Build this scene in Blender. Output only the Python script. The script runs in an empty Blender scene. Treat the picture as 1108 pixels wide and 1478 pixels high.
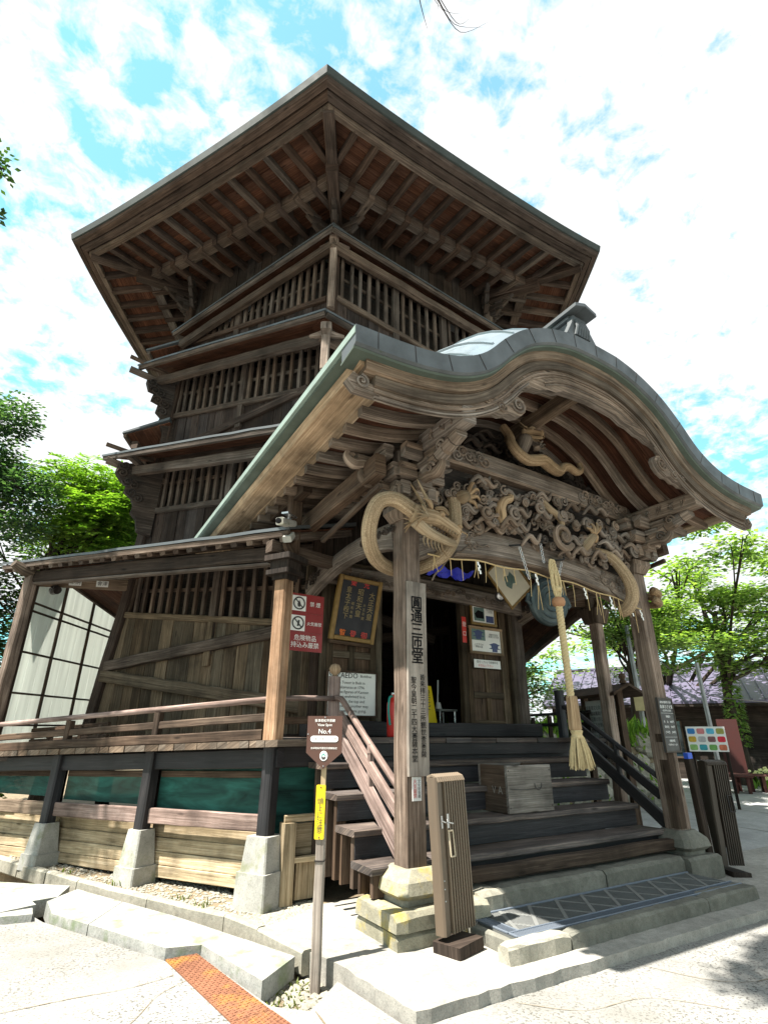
import bpy, bmesh, math, random
from mathutils import Vector as V, Matrix
C = bpy.context.scene.collection
random.seed(7)
R = math.radians
sc = bpy.context.scene

# ------------------------------------------------------------------ camera
YAW, PITCH, ROLL = .5458, .3938, .0042
cam = bpy.data.cameras.new('camera')
cam.sensor_fit = 'VERTICAL'; cam.sensor_height = 36; cam.lens = 36*772.7/1478
cam.clip_start = .05; cam.clip_end = 3000
co = bpy.data.objects.new('camera', cam); C.objects.link(co)
_f = V((math.sin(YAW)*math.cos(PITCH), math.cos(YAW)*math.cos(PITCH), math.sin(PITCH)))
_r = V((math.cos(YAW), -math.sin(YAW), 0)); _u = _r.cross(_f)
_r2 = _r*math.cos(ROLL)+_u*math.sin(ROLL); _u2 = _u*math.cos(ROLL)-_r*math.sin(ROLL)
M = Matrix((_r2, _u2, -_f)).transposed().to_4x4(); M.translation = V((-2.6164, -3.9543, 1.6))
co.matrix_world = M
sc.camera = co

# ------------------------------------------------------------------ world, sun, exposure
SUN = V((-.9995, -.03, 0)).normalized()*math.cos(R(63)); SUN.z = math.sin(R(63))
w = bpy.data.worlds.new('World'); sc.world = w; w.use_nodes = True
nt = w.node_tree; N = nt.nodes; Lk = nt.links
for n in list(N): N.remove(n)
def nd(tree, typ, **kw):
    n = tree.nodes.new(typ)
    for k, v in kw.items():
        if k.startswith('i_'):
            n.inputs[k[2:].replace('_', ' ')].default_value = v
        else: setattr(n, k, v)
    return n
sky = nd(nt, 'ShaderNodeTexSky', sky_type='NISHITA', sun_disc=False, sun_elevation=R(63), sun_rotation=math.atan2(SUN.x, SUN.y))
sky.air_density = 1.0; sky.dust_density = .3; sky.ozone_density = 1.5
tc = nd(nt, 'ShaderNodeTexCoord')
sep = nd(nt, 'ShaderNodeSeparateXYZ'); Lk.new(tc.outputs['Generated'], sep.inputs[0])
zz = nd(nt, 'ShaderNodeMath', operation='MAXIMUM'); Lk.new(sep.outputs[2], zz.inputs[0]); zz.inputs[1].default_value = .0
za = nd(nt, 'ShaderNodeMath', operation='ADD'); Lk.new(zz.outputs[0], za.inputs[0]); za.inputs[1].default_value = .22
dx = nd(nt, 'ShaderNodeMath', operation='DIVIDE'); Lk.new(sep.outputs[0], dx.inputs[0]); Lk.new(za.outputs[0], dx.inputs[1])
dy = nd(nt, 'ShaderNodeMath', operation='DIVIDE'); Lk.new(sep.outputs[1], dy.inputs[0]); Lk.new(za.outputs[0], dy.inputs[1])
cb = nd(nt, 'ShaderNodeCombineXYZ'); Lk.new(dx.outputs[0], cb.inputs[0]); Lk.new(dy.outputs[0], cb.inputs[1]); cb.inputs[2].default_value = 12.2
n1 = nd(nt, 'ShaderNodeTexNoise', i_Scale=1.25, i_Detail=2.0, i_Roughness=.5, i_Distortion=.3); Lk.new(cb.outputs[0], n1.inputs['Vector'])
n2 = nd(nt, 'ShaderNodeTexNoise', i_Scale=17.0, i_Detail=5.0, i_Roughness=.62, i_Distortion=.25); Lk.new(cb.outputs[0], n2.inputs['Vector'])
mx = nd(nt, 'ShaderNodeMix', data_type='FLOAT'); mx.inputs[0].default_value = .58
Lk.new(n1.outputs['Fac'], mx.inputs[2]); Lk.new(n2.outputs['Fac'], mx.inputs[3])
cr = nd(nt, 'ShaderNodeValToRGB'); cr.color_ramp.elements[0].position = .405; cr.color_ramp.elements[1].position = .51; cr.color_ramp.elements[0].color = (.22, .22, .22, 1)
Lk.new(mx.outputs[0], cr.inputs[0])
tint = nd(nt, 'ShaderNodeMix', data_type='RGBA', blend_type='MULTIPLY'); tint.inputs[0].default_value = 1
Lk.new(sky.outputs[0], tint.inputs[6]); tint.inputs[7].default_value = (.85, 2.6, 2.1, 1)
mc = nd(nt, 'ShaderNodeMix', data_type='RGBA'); Lk.new(cr.outputs[0], mc.inputs[0])
Lk.new(tint.outputs[2], mc.inputs[6]); mc.inputs[7].default_value = (6.6, 6.75, 6.85, 1)
bg = nd(nt, 'ShaderNodeBackground', i_Strength=.05); Lk.new(mc.outputs[2], bg.inputs[0])
wo = nd(nt, 'ShaderNodeOutputWorld'); Lk.new(bg.outputs[0], wo.inputs[0])

sun = bpy.data.lights.new('sun', 'SUN'); sun.energy = 5.0; sun.angle = R(.55); sun.color = (1, .95, .87)
so = bpy.data.objects.new('sun', sun); C.objects.link(so)
so.rotation_euler = (-SUN).to_track_quat('-Z', 'Y').to_euler(); so.location = (-8, -3, 20)

sc.view_settings.view_transform = 'Standard'; sc.view_settings.look = 'None'
sc.view_settings.exposure = 1.78; sc.view_settings.gamma = 1
sc.cycles.max_bounces = 8; sc.cycles.diffuse_bounces = 4; sc.cycles.transparent_max_bounces = 16

# ------------------------------------------------------------------ materials
def base_mat(name, rough=.8, spec=.3, metal=0.):
    m = bpy.data.materials.new(name); m.use_nodes = True
    b = m.node_tree.nodes['Principled BSDF']
    b.inputs['Roughness'].default_value = rough; b.inputs['Metallic'].default_value = metal
    b.inputs['Specular IOR Level'].default_value = spec
    return m, m.node_tree, b
def ramp(t, src, stops):
    r = nd(t, 'ShaderNodeValToRGB'); el = r.color_ramp.elements
    while len(el) < len(stops): el.new(.5)
    for e, (p, c) in zip(el, stops):
        e.position = p; e.color = (c, c, c, 1) if not hasattr(c, '__len__') else (*c, 1)
    t.links.new(src, r.inputs[0]); return r
def mixc(t, fac, a, b, mode='MIX'):
    m = nd(t, 'ShaderNodeMix', data_type='RGBA', blend_type=mode)
    for s, i in ((fac, 0), (a, 6), (b, 7)):
        if hasattr(s, 'is_output'): t.links.new(s, m.inputs[i])
        elif hasattr(s, '__len__'): m.inputs[i].default_value = (*s, 1)
        else: m.inputs[i].default_value = s
    return m.outputs[2]
def noise(t, vec, scale, detail=4, rough=.55, dist=0):
    n = nd(t, 'ShaderNodeTexNoise', i_Scale=scale, i_Detail=float(detail), i_Roughness=rough, i_Distortion=float(dist))
    t.links.new(vec, n.inputs['Vector']); return n.outputs['Fac']
def mapv(t, vec, sc3, loc=(0, 0, 0)):
    m = nd(t, 'ShaderNodeMapping'); t.links.new(vec, m.inputs[0])
    m.inputs['Scale'].default_value = sc3; m.inputs['Location'].default_value = loc; return m.outputs[0]
def bump(t, b, h, strength=.4, dist=.01):
    n = nd(t, 'ShaderNodeBump', i_Strength=strength, i_Distance=dist)
    t.links.new(h, n.inputs['Height']); t.links.new(n.outputs[0], b.inputs['Normal'])

def wood(name, dark, mid, light, rough=.85, cracks=.75, vary=.5, spec=.15, bumps=.5, k=.62, hue=.6):
    gy = lambda c, q: (c[0]*1.02*q, c[1]*.972*q, c[2]*.965*q)
    dark, mid, light = gy(dark, k*.8), gy(mid, k*.92), gy(light, k*1.1)
    m, t, b = base_mat(name, rough, spec)
    uv = nd(t, 'ShaderNodeUVMap').outputs[0]
    pos = nd(t, 'ShaderNodeNewGeometry').outputs['Position']
    g = noise(t, mapv(t, uv, (1.3, 44, 1)), 1, 7, .68, 1.1)
    big = noise(t, mapv(t, uv, (1.1, 5, 1)), 1, 3, .5, .4)
    per = noise(t, mapv(t, uv, (.12, .9, 1)), 1, 0)
    wth = noise(t, pos, 2.3, 5, .6)
    col = ramp(t, g, [(.28, dark), (.5, mid), (.74, light)]).outputs[0]
    col = mixc(t, .55, col, ramp(t, big, [(.3, .55), (.7, 1.25)]).outputs[0], 'MULTIPLY')
    col = mixc(t, vary, col, ramp(t, per, [(.35, (.5, .46, .42)), (.5, (1., .97, .95)), (.65, (1.45, 1.5, 1.55))]).outputs[0], 'MULTIPLY')
    per2 = noise(t, mapv(t, uv, (.1, .7, 1), (31, 17, 0)), 1, 0)
    col = mixc(t, hue, col, ramp(t, per2, [(.36, (1.10, .97, .86)), (.64, (.90, .98, 1.08))]).outputs[0], 'MULTIPLY')
    col = mixc(t, .75, col, ramp(t, wth, [(.3, .42), (.5, 1.), (.68, 1.35)]).outputs[0], 'MULTIPLY')
    kn = nd(t, 'ShaderNodeTexVoronoi', i_Scale=1.); t.links.new(mapv(t, uv, (1.7, 6.5, 1)), kn.inputs['Vector'])
    col = mixc(t, ramp(t, kn.outputs['Distance'], [(.05, .8), (.13, 0.)]).outputs[0], col, tuple(x*.45 for x in dark))
    ck = noise(t, mapv(t, uv, (.9, 46, 1), (3, 7, 0)), 1, 2, .5, .5)
    cf = ramp(t, ck, [(.27, 1.), (.33, 0.)]).outputs[0]
    cfm = nd(t, 'ShaderNodeMath', operation='MULTIPLY'); t.links.new(cf, cfm.inputs[0]); cfm.inputs[1].default_value = cracks
    col = mixc(t, cfm.outputs[0], col, tuple(x*.25 for x in dark))
    t.links.new(col, b.inputs['Base Color'])
    hh = nd(t, 'ShaderNodeMath', operation='SUBTRACT'); t.links.new(g, hh.inputs[0]); t.links.new(cfm.outputs[0], hh.inputs[1])
    bump(t, b, hh.outputs[0], bumps, .006)
    return m
def stone(name, c1, c2, sc=14, rough=.9, speck=.5, moss=None, bstr=.5):
    m, t, b = base_mat(name, rough, .2)
    pos = nd(t, 'ShaderNodeNewGeometry').outputs['Position']
    a = noise(t, pos, 1.7, 5, .6); f = noise(t, pos, sc, 8, .7); s = noise(t, pos, sc*9, 3, .6)
    col = ramp(t, a, [(.3, c1), (.68, c2)]).outputs[0]
    col = mixc(t, speck, col, ramp(t, f, [(.3, .5), (.62, 1.2)]).outputs[0], 'MULTIPLY')
    col = mixc(t, speck, col, ramp(t, s, [(.33, .45), (.5, 1.05)]).outputs[0], 'MULTIPLY')
    if moss:  # patch colour: real moss on stone, painted sunlight on the rust plate
        mo = noise(t, pos, 4.2, 5, .65)
        col = mixc(t, ramp(t, mo, [(.52, 0.), (.66, .75)]).outputs[0], col, moss)
    t.links.new(col, b.inputs['Base Color']); bump(t, b, f, bstr, .012)
    return m
def plain(name, c, rough=.6, metal=0., spec=.3, vary=.35, sc=6., streak=False):
    m, t, b = base_mat(name, rough, spec, metal)
    pos = nd(t, 'ShaderNodeNewGeometry').outputs['Position']
    n = noise(t, mapv(t, pos, (sc*2, sc*2, sc*.25)) if streak else pos, 1 if streak else sc, 5, .6)
    t.links.new(mixc(t, vary, c, ramp(t, n, [(.3, .55), (.7, 1.3)]).outputs[0], 'MULTIPLY'), b.inputs['Base Color'])
    t.links.new(ramp(t, n, [(.3, min(1, rough+.12)), (.7, max(.05, rough-.1))]).outputs[0], b.inputs['Roughness'])
    return m
W_GREY = wood('weathered_grey_wood', (.085, .066, .048), (.20, .158, .115), (.36, .30, .225), k=0.62)
W_POST = wood('post_wood', (.085, .064, .047), (.21, .165, .13), (.38, .32, .265), k=0.92, hue=.15)
W_PALE = wood('pale_wood', (.20, .145, .09), (.36, .27, .17), (.52, .42, .29), cracks=.5, k=0.68)
W_TOW = wood('tower_grey_wood', (.085, .066, .05), (.20, .16, .125), (.36, .305, .25), k=.46)
W_TOWB = wood('tower_brown_wood', (.06, .042, .032), (.14, .10, .075), (.25, .19, .15), k=.38)
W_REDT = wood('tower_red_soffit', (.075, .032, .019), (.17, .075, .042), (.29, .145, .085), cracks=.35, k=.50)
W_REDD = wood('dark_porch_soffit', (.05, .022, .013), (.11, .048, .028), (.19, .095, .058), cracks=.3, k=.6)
W_BROWN = wood('brown_wood', (.06, .042, .03), (.14, .10, .07), (.25, .19, .135), k=0.48)
W_DK = wood('dark_wood', (.018, .015, .012), (.045, .036, .029), (.085, .07, .058))
W_SHADE = wood('shade_toned_boards', (.014, .012, .01), (.03, .025, .02), (.05, .042, .034), k=1.)  # near-black tone holds the shade under the eave and behind lattices
W_BLACK = wood('black_stair_wood', (.012, .012, .014), (.028, .027, .03), (.06, .058, .06), rough=.6, spec=.35, cracks=.4)
W_TREAD = wood('worn_tread_wood', (.03, .026, .024), (.075, .066, .06), (.17, .14, .11), rough=.7, cracks=.5, k=1.15)
W_RED = wood('red_soffit_boards', (.075, .032, .019), (.17, .075, .042), (.29, .145, .085), cracks=.35, k=0.62)
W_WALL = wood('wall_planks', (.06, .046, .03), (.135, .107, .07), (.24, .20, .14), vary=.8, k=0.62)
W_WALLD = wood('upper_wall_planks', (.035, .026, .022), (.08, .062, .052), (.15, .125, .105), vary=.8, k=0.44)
W_DRAGON = wood('carved_pale_wood', (.20, .135, .07), (.33, .248, .15), (.46, .365, .235), cracks=.3, vary=.25, bumps=.25, k=0.85)
W_BOARD = wood('name_board_wood', (.16, .14, .115), (.26, .235, .20), (.36, .33, .285), cracks=.3, vary=.1, k=.95, hue=.15)
W_PILLAR = wood('orange_pillar_wood', (.17, .095, .05), (.34, .21, .12), (.46, .33, .22), k=.8)
def scaled(m):
    t = m.node_tree; b = t.nodes['Principled BSDF']; uv = nd(t, 'ShaderNodeUVMap').outputs[0]
    v = nd(t, 'ShaderNodeTexVoronoi', feature='DISTANCE_TO_EDGE', i_Scale=1.); t.links.new(mapv(t, uv, (42, 42, 1)), v.inputs['Vector'])
    old = b.inputs['Base Color'].links[0].from_socket
    t.links.new(mixc(t, ramp(t, v.outputs['Distance'], [(.0, .55), (.09, 0.)]).outputs[0], old, (.10, .07, .04)), b.inputs['Base Color'])
    bm_ = nd(t, 'ShaderNodeBump', i_Strength=.8, i_Distance=.006); t.links.new(v.outputs['Distance'], bm_.inputs['Height']); t.links.new(b.inputs['Normal'].links[0].from_socket, bm_.inputs['Normal']); t.links.new(bm_.outputs[0], b.inputs['Normal'])
    return m
W_SCALES = scaled(wood('scaled_dragon_wood', (.20, .135, .07), (.33, .248, .15), (.46, .365, .235), cracks=.2, vary=.2, bumps=.25, k=.9))
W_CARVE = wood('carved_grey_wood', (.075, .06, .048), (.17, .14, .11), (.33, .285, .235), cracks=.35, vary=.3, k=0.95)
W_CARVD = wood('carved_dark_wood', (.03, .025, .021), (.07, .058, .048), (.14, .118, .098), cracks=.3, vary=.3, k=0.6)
W_SKIRT = wood('pale_skirting_boards', (.16, .13, .07), (.33, .27, .17), (.48, .42, .30), cracks=.4, k=1.1, hue=.15)
W_PINK = wood('rail_wood', (.12, .088, .075), (.25, .19, .165), (.42, .345, .31), cracks=.4, vary=.25, k=0.9, hue=.15)
W_GATE = plain('gate_brown_metal', (.105, .078, .054), .5, .1, .4, .4, 5, True)
W_GATEL = plain('gate_light_slats', (.155, .118, .082), .45, .1, .4, .35, 5, True)
W_GATED = plain('gate_dark_wood', (.05, .038, .027), .5, .1, .4, .4, 5, True)
COPPER = plain('dull_copper_sheet', (.075, .084, .088), .5, .15, .45, .7, 3.5)
COPROOF = plain('copper_roof_sheet', (.24, .29, .32), .32, .5, .6, .4, 2.)
PATINA = plain('green_copper_patina', (.18, .235, .205), .7, .1, .3, .5, 5.)
PATIND = plain('dark_green_copper', (.075, .095, .075), .6, .2, .3, .5, 3.)
COPEDGE = plain('dark_copper_edge', (.038, .046, .042), .75, 0., .25, .5, 2.5)
IRON = plain('dark_iron', (.035, .03, .028), .5, .6, .4, .4, 8.)
STEEL = plain('bright_steel', (.5, .5, .5), .3, .9, .5, .2, 8.)
BRONZE = plain('aged_bronze', (.05, .068, .07), .45, .6, .5, .6, 7.)
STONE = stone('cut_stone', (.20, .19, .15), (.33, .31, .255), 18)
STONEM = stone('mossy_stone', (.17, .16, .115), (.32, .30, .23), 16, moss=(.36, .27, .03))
STONED = stone('shaded_old_stone', (.10, .098, .08), (.19, .185, .155), 16)  # darker copy of the cut stone, with the porch's shade in its tone
CONC = stone('concrete_footing', (.25, .245, .22), (.38, .375, .34), 9, speck=.4, bstr=.25, moss=(.17, .18, .10))
def yardmat():
    m, t, b = base_mat('pale_concrete_paving', .9, .15)
    pos = nd(t, 'ShaderNodeNewGeometry').outputs['Position']
    col = ramp(t, noise(t, pos, .9, 6, .65), [(.3, (.215, .21, .195)), (.7, (.33, .325, .305))]).outputs[0]
    patch = noise(t, pos, 1.5, 4, .6)
    sp = noise(t, pos, 48, 3, .7)
    f = nd(t, 'ShaderNodeMath', operation='MULTIPLY'); t.links.new(ramp(t, sp, [(.40, 1.), (.47, 0.)]).outputs[0], f.inputs[0]); t.links.new(ramp(t, patch, [(.38, .25), (.62, 1.)]).outputs[0], f.inputs[1])
    col = mixc(t, f.outputs[0], col, (.085, .083, .075))
    col = mixc(t, .4, col, ramp(t, noise(t, pos, 130, 3, .6), [(.35, .5), (.6, 1.15)]).outputs[0], 'MULTIPLY')
    st = noise(t, pos, .45, 5, .7)
    col = mixc(t, ramp(t, st, [(.50, 0.), (.66, .6)]).outputs[0], col, (.11, .105, .09))
    t.links.new(col, b.inputs['Base Color']); bump(t, b, sp, .5, .006)
    return m
YARD = yardmat()
LEDGE = stone('ledge_slab', (.22, .21, .185), (.34, .325, .29), 12, speck=.5, bstr=.35)
SLAB = stone('gutter_slab', (.22, .225, .20), (.34, .335, .31), 10, speck=.5, moss=(.13, .17, .08))
DIRT = stone('dry_dirt', (.13, .10, .065), (.25, .20, .13), 22, speck=.7)
PLAZA = stone('plaza_paving', (.23, .23, .225), (.33, .33, .32), 14, speck=.4, bstr=.2)
RUST = stone('rusty_plate', (.15, .062, .036), (.24, .108, .06), 30, speck=.45, bstr=.6, moss=(.34, .17, .035))  # yellow patches put the plate's sunlit, faded area into the colour
RUSTY = plain('yellow_sunlit_rust', (.33, .17, .04), .7, 0, .3, .6, 20)  # unused, tone of the sunlit yellow patch on the plate
BLACK = plain('near_black', (.008, .008, .009), .9, 0, .1, .2)
WHITE = plain('white_board', (.72, .72, .68), .55, 0, .3, .12)
CREAM = plain('cream_paper', (.62, .58, .45), .6, 0, .3, .2)
REDS = plain('maroon_sign', (.22, .018, .018), .45, 0, .4, .2)
RED = plain('red_enamel', (.55, .03, .02), .35, 0, .4, .1)
ORANGE = plain('orange_lettering', (.75, .16, .02), .5, 0, .3, .1)
GOLD = plain('gold_frame', (.20, .12, .03), .5, .25, .5, .4, 14)
GOLDT = plain('faded_gold_lettering', (.26, .20, .09), .6, 0, .3, .2)
NAVY = plain('navy_lacquer', (.006, .007, .012), .6, 0, .5, .1)
BROWNS = plain('brown_enamel', (.075, .033, .022), .35, 0, .5, .1)
YELLOW = plain('yellow_plastic', (.72, .53, .01), .4, 0, .4, .15)
CHAR = plain('charcoal_sign', (.045, .042, .04), .5, 0, .4, .2)
BLUE = plain('blue_tarpaulin', (.03, .04, .42), .5, 0, .3, .4, 12)
ROPE = plain('straw_rope', (.52, .41, .23), .85, 0, .1, .35, 40)
STRAW = plain('straw_string', (.45, .33, .17), .9, 0, .1, .3, 30)
TEAL = plain('teal_lettering', (.02, .25, .2), .6, 0, .2, .1)
PICB = plain('picture_navy', (.03, .04, .13), .4, 0, .4, .6, 30)
PICG = plain('picture_grey_green', (.10, .16, .14), .4, 0, .4, .6, 30)
PAPER = plain('white_paper', (.75, .75, .72), .7, 0, .2, .05)
BOXW = wood('offering_box_wood', (.10, .088, .07), (.19, .17, .14), (.30, .27, .23), cracks=.4, vary=.15, k=.95)
BOXD = wood('offering_box_brown_side', (.05, .036, .025), (.105, .075, .052), (.16, .12, .085), cracks=.3, vary=.15, k=.85)
# translucent sliding panels
def translucent(name, c, f=.55, rough=.6):
    m, t, b = base_mat(name, rough, .3)
    pos = nd(t, 'ShaderNodeNewGeometry').outputs['Position']
    n = noise(t, mapv(t, pos, (9, 9, .5)), 1, 4, .6)
    col = mixc(t, .35, c, ramp(t, n, [(.3, .6), (.7, 1.2)]).outputs[0], 'MULTIPLY')
    t.links.new(col, b.inputs['Base Color'])
    tr = nd(t, 'ShaderNodeBsdfTranslucent'); t.links.new(col, tr.inputs[0])
    ms = nd(t, 'ShaderNodeMixShader'); ms.inputs[0].default_value = f
    t.links.new(b.outputs[0], ms.inputs[1]); t.links.new(tr.outputs[0], ms.inputs[2])
    t.links.new(ms.outputs[0], t.nodes['Material Output'].inputs[0])
    return m
PANEL = translucent('translucent_panel', (.74, .76, .72), .6)
def leafmat(name, c1, c2, c3):
    m, t, b = base_mat(name, .55, .3)
    g = nd(t, 'ShaderNodeNewGeometry')
    pos = g.outputs['Position']
    col = ramp(t, g.outputs['Random Per Island'], [(0, c1), (.5, c2), (1, c3)]).outputs[0]
    col = mixc(t, .5, col, ramp(t, noise(t, pos, .9, 3), [(.3, .6), (.7, 1.35)]).outputs[0], 'MULTIPLY')
    t.links.new(col, b.inputs['Base Color'])
    tr = nd(t, 'ShaderNodeBsdfTranslucent'); t.links.new(mixc(t, 1., col, (1.3, 1.5, .5), 'MULTIPLY'), tr.inputs[0])
    ms = nd(t, 'ShaderNodeMixShader'); ms.inputs[0].default_value = .42
    t.links.new(b.outputs[0], ms.inputs[1]); t.links.new(tr.outputs[0], ms.inputs[2])
    t.links.new(ms.outputs[0], t.nodes['Material Output'].inputs[0])
    return m
LEAF_B = leafmat('bright_leaves', (.05, .11, .015), (.13, .25, .03), (.25, .37, .07))
LEAF_W = leafmat('olive_weeds', (.06, .08, .015), (.10, .13, .02), (.17, .20, .04))
LEAF_M = leafmat('maple_leaves', (.06, .12, .03), (.17, .27, .07), (.32, .41, .13))
LEAF_D = leafmat('dark_leaves', (.012, .03, .010), (.022, .05, .014), (.04, .08, .02))
LEAF_C = leafmat('cool_leaves', (.022, .05, .028), (.045, .095, .05), (.09, .155, .08))
BARK = wood('tree_bark', (.03, .024, .018), (.075, .06, .045), (.14, .115, .09))
def netmat():
    m, t, b = base_mat('green_net', .7, .2)
    pos = nd(t, 'ShaderNodeNewGeometry').outputs['Position']
    col = mixc(t, 1., (.012, .060, .048), ramp(t, noise(t, mapv(t, pos, (1.2, 1.2, 6)), 1.5, 5, .65, .6), [(.3, .35), (.5, 1.), (.7, 2.0)]).outputs[0], 'MULTIPLY'); t.links.new(col, b.inputs['Base Color'])
    uv = nd(t, 'ShaderNodeUVMap').outputs[0]
    a = nd(t, 'ShaderNodeTexWave', wave_type='BANDS', bands_direction='DIAGONAL', i_Scale=22.); t.links.new(uv, a.inputs['Vector'])
    a2 = nd(t, 'ShaderNodeTexWave', wave_type='BANDS', bands_direction='DIAGONAL', i_Scale=22.); t.links.new(mapv(t, uv, (1, -1, 1)), a2.inputs['Vector'])
    mx = nd(t, 'ShaderNodeMath', operation='MAXIMUM'); t.links.new(a.outputs['Fac'], mx.inputs[0]); t.links.new(a2.outputs['Fac'], mx.inputs[1])
    al = ramp(t, mx.outputs[0], [(.3, .90), (.6, 1.)]).outputs[0]
    t.links.new(al, b.inputs['Alpha'])
    return m
NET = netmat()
def glassmat():
    m, t, b = base_mat('dark_window_glass', .05, .8); b.inputs['Base Color'].default_value = (.015, .03, .04, 1); return m
GLASS = glassmat()
def roofmat():
    m, t, b = base_mat('purple_metal_roof', .45, .4, .2)
    pos = nd(t, 'ShaderNodeNewGeometry').outputs['Position']
    n = noise(t, pos, 1.3, 4)
    t.links.new(mixc(t, n, (.085, .075, .122), (.14, .125, .19)), b.inputs['Base Color']); return m
PROOF = roofmat()

# ------------------------------------------------------------------ mesh helpers
WL = {}
class MB:
    def __init__(s): s.v = []; s.f = []; s.uv = []; s.mi = []
    def face(s, pts, uvs, mi=0):
        i = len(s.v); s.v += [V(p) for p in pts]; s.f.append(tuple(range(i, i+len(pts)))); s.uv.append(list(uvs)); s.mi.append(mi)
    def loft(s, rings, caps=True, mi=0, close=True):
        ou, ov = random.uniform(0, 60), random.uniform(0, 100)
        n = len(rings[0]); b = len(s.v)
        for r in rings: s.v += [V(p) for p in r]
        cen = [sum((V(p) for p in r), V())/n for r in rings]
        us = [0.]
        for i in range(1, len(rings)): us.append(us[-1]+(cen[i]-cen[i-1]).length)
        k = max(range(len(rings)), key=lambda j: (V(rings[j][0])-V(rings[j][n//2])).length)
        vs = [0.]
        for j in range(1, n+1): vs.append(vs[-1]+(V(rings[k][j % n])-V(rings[k][j-1])).length)
        for i in range(len(rings)-1):
            for j in range(n if close else n-1):
                j2 = (j+1) % n
                s.f.append((b+i*n+j, b+i*n+j2, b+(i+1)*n+j2, b+(i+1)*n+j))
                s.uv.append([(us[i]+ou, vs[j]+ov), (us[i]+ou, vs[j+1]+ov), (us[i+1]+ou, vs[j+1]+ov), (us[i+1]+ou, vs[j]+ov)]); s.mi.append(mi)
        if caps and close:
            for r, o, rev in ((rings[0], 0, True), (rings[-1], (len(rings)-1)*n, False)):
                idx = [b+o+j for j in range(n)]
                if rev: idx.reverse()
                c = sum((s.v[q] for q in idx), V())/n
                s.f.append(tuple(idx)); s.uv.append([((s.v[q]-c).x*.35+(s.v[q]-c).y*.2+ou, (s.v[q]-c).z+(s.v[q]-c).y*.6+ov) for q in idx]); s.mi.append(mi)
    def bar(s, p0, p1, w, h, up=(0, 0, 1), c=.006, mi=0, w2=None, h2=None, wob=0., sag=0.):
        p0, p1, up = V(p0), V(p1), V(up)
        if wob:
            p0 = p0+V([random.uniform(-wob, wob) for _ in range(3)]); p1 = p1+V([random.uniform(-wob, wob) for _ in range(3)])
        d = (p1-p0).normalized(); sd = d.cross(up)
        if sd.length < 1e-4: sd = d.cross(V((1, 0, 0)))
        sd.normalize(); u2 = sd.cross(d)
        def ring(p, w, h):
            a, b2 = w/2, h/2; k = min(c, a*.45, b2*.45)
            q = [(-a+k, -b2), (a-k, -b2), (a, -b2+k), (a, b2-k), (a-k, b2), (-a+k, b2), (-a, b2-k), (-a, -b2+k)]
            return [p+sd*x+u2*y for x, y in q]
        if sag:
            rs = []
            for i in range(9):
                t = i/8; rs.append(ring(p0.lerp(p1, t)+u2*sag*4*t*(1-t), w+((w2 or w)-w)*t, h+((h2 or h)-h)*t))
            s.loft(rs, mi=mi)
        elif (p1-p0).length > .7:
            n = min(14, int((p1-p0).length/.28)+1); rs = []; ww, hh = w2 or w, h2 or h; j = min(.0045, w*.05, h*.05)
            for i in range(n+1):
                t = i/n; o = (sd*random.uniform(-j, j)+u2*random.uniform(-j, j)) if 0 < i < n else V()
                rs.append(ring(p0.lerp(p1, t)+o, (w+(ww-w)*t)*random.uniform(.975, 1.02), (h+(hh-h)*t)*random.uniform(.975, 1.02)))
            s.loft(rs, mi=mi)
        else: s.loft([ring(p0, w, h), ring(p1, w2 or w, h2 or h)], mi=mi)
    def box(s, x0, x1, y0, y1, z0, z1, c=.006, mi=0):
        dx, dy, dz = x1-x0, y1-y0, z1-z0; cx, cy, cz = (x0+x1)/2, (y0+y1)/2, (z0+z1)/2
        if dx >= dy and dx >= dz: s.bar((x0, cy, cz), (x1, cy, cz), dy, dz, c=c, mi=mi)
        elif dy >= dz: s.bar((cx, y0, cz), (cx, y1, cz), dx, dz, c=c, mi=mi)
        else: s.bar((cx, cy, z0), (cx, cy, z1), dx, dy, up=(0, 1, 0), c=c, mi=mi)
    def tube(s, pts, rad, n=10, mi=0, ref=(0, 0, 1)):
        pts = [V(p) for p in pts]; m = len(pts)
        if not hasattr(rad, '__len__'): rad = [rad]*m
        rings = []; pu = None
        for i, p in enumerate(pts):
            d = (pts[min(i+1, m-1)]-pts[max(i-1, 0)]).normalized()
            if pu is None:
                a = V(ref) if abs(d.dot(V(ref))) < .95 else V((1, 0, 0)); pu = (a-d*a.dot(d)).normalized()
            else: pu = (pu-d*pu.dot(d)).normalized()
            sd = d.cross(pu)
            rings.append([p+(pu*math.cos(2*math.pi*k/n)+sd*math.sin(2*math.pi*k/n))*rad[i] for k in range(n)])
        s.loft(rings, mi=mi)
    def lathe(s, c, ax, prof, n=20, mi=0):
        c, ax = V(c), V(ax).normalized(); a = V((0, 0, 1)) if abs(ax.z) < .9 else V((1, 0, 0))
        e1 = (a-ax*a.dot(ax)).normalized(); e2 = ax.cross(e1)
        s.loft([[c+ax*h+(e1*math.cos(2*math.pi*k/n)+e2*math.sin(2*math.pi*k/n))*max(r, 1e-4) for k in range(n)] for r, h in prof], mi=mi)
    def prism(s, poly, o, ex, ey, ez, t, mi=0):
        o, ex, ey, ez = V(o), V(ex), V(ey), V(ez); ou, ov = random.uniform(0, 60), random.uniform(0, 100)
        A = [o+ex*x+ey*y for x, y in poly]; B = [p+ez*t for p in A]
        uv = [(x+ou, y+ov) for x, y in poly]
        s.face(A[::-1], uv[::-1], mi); s.face(B, uv, mi)
        L = 0; n = len(poly)
        for i in range(n):
            j = (i+1) % n; l = (A[j]-A[i]).length
            s.face([A[i], A[j], B[j], B[i]], [(L+ou, ov), (L+l+ou, ov), (L+l+ou, ov+t), (L+ou, ov+t)], mi); L += l
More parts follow.
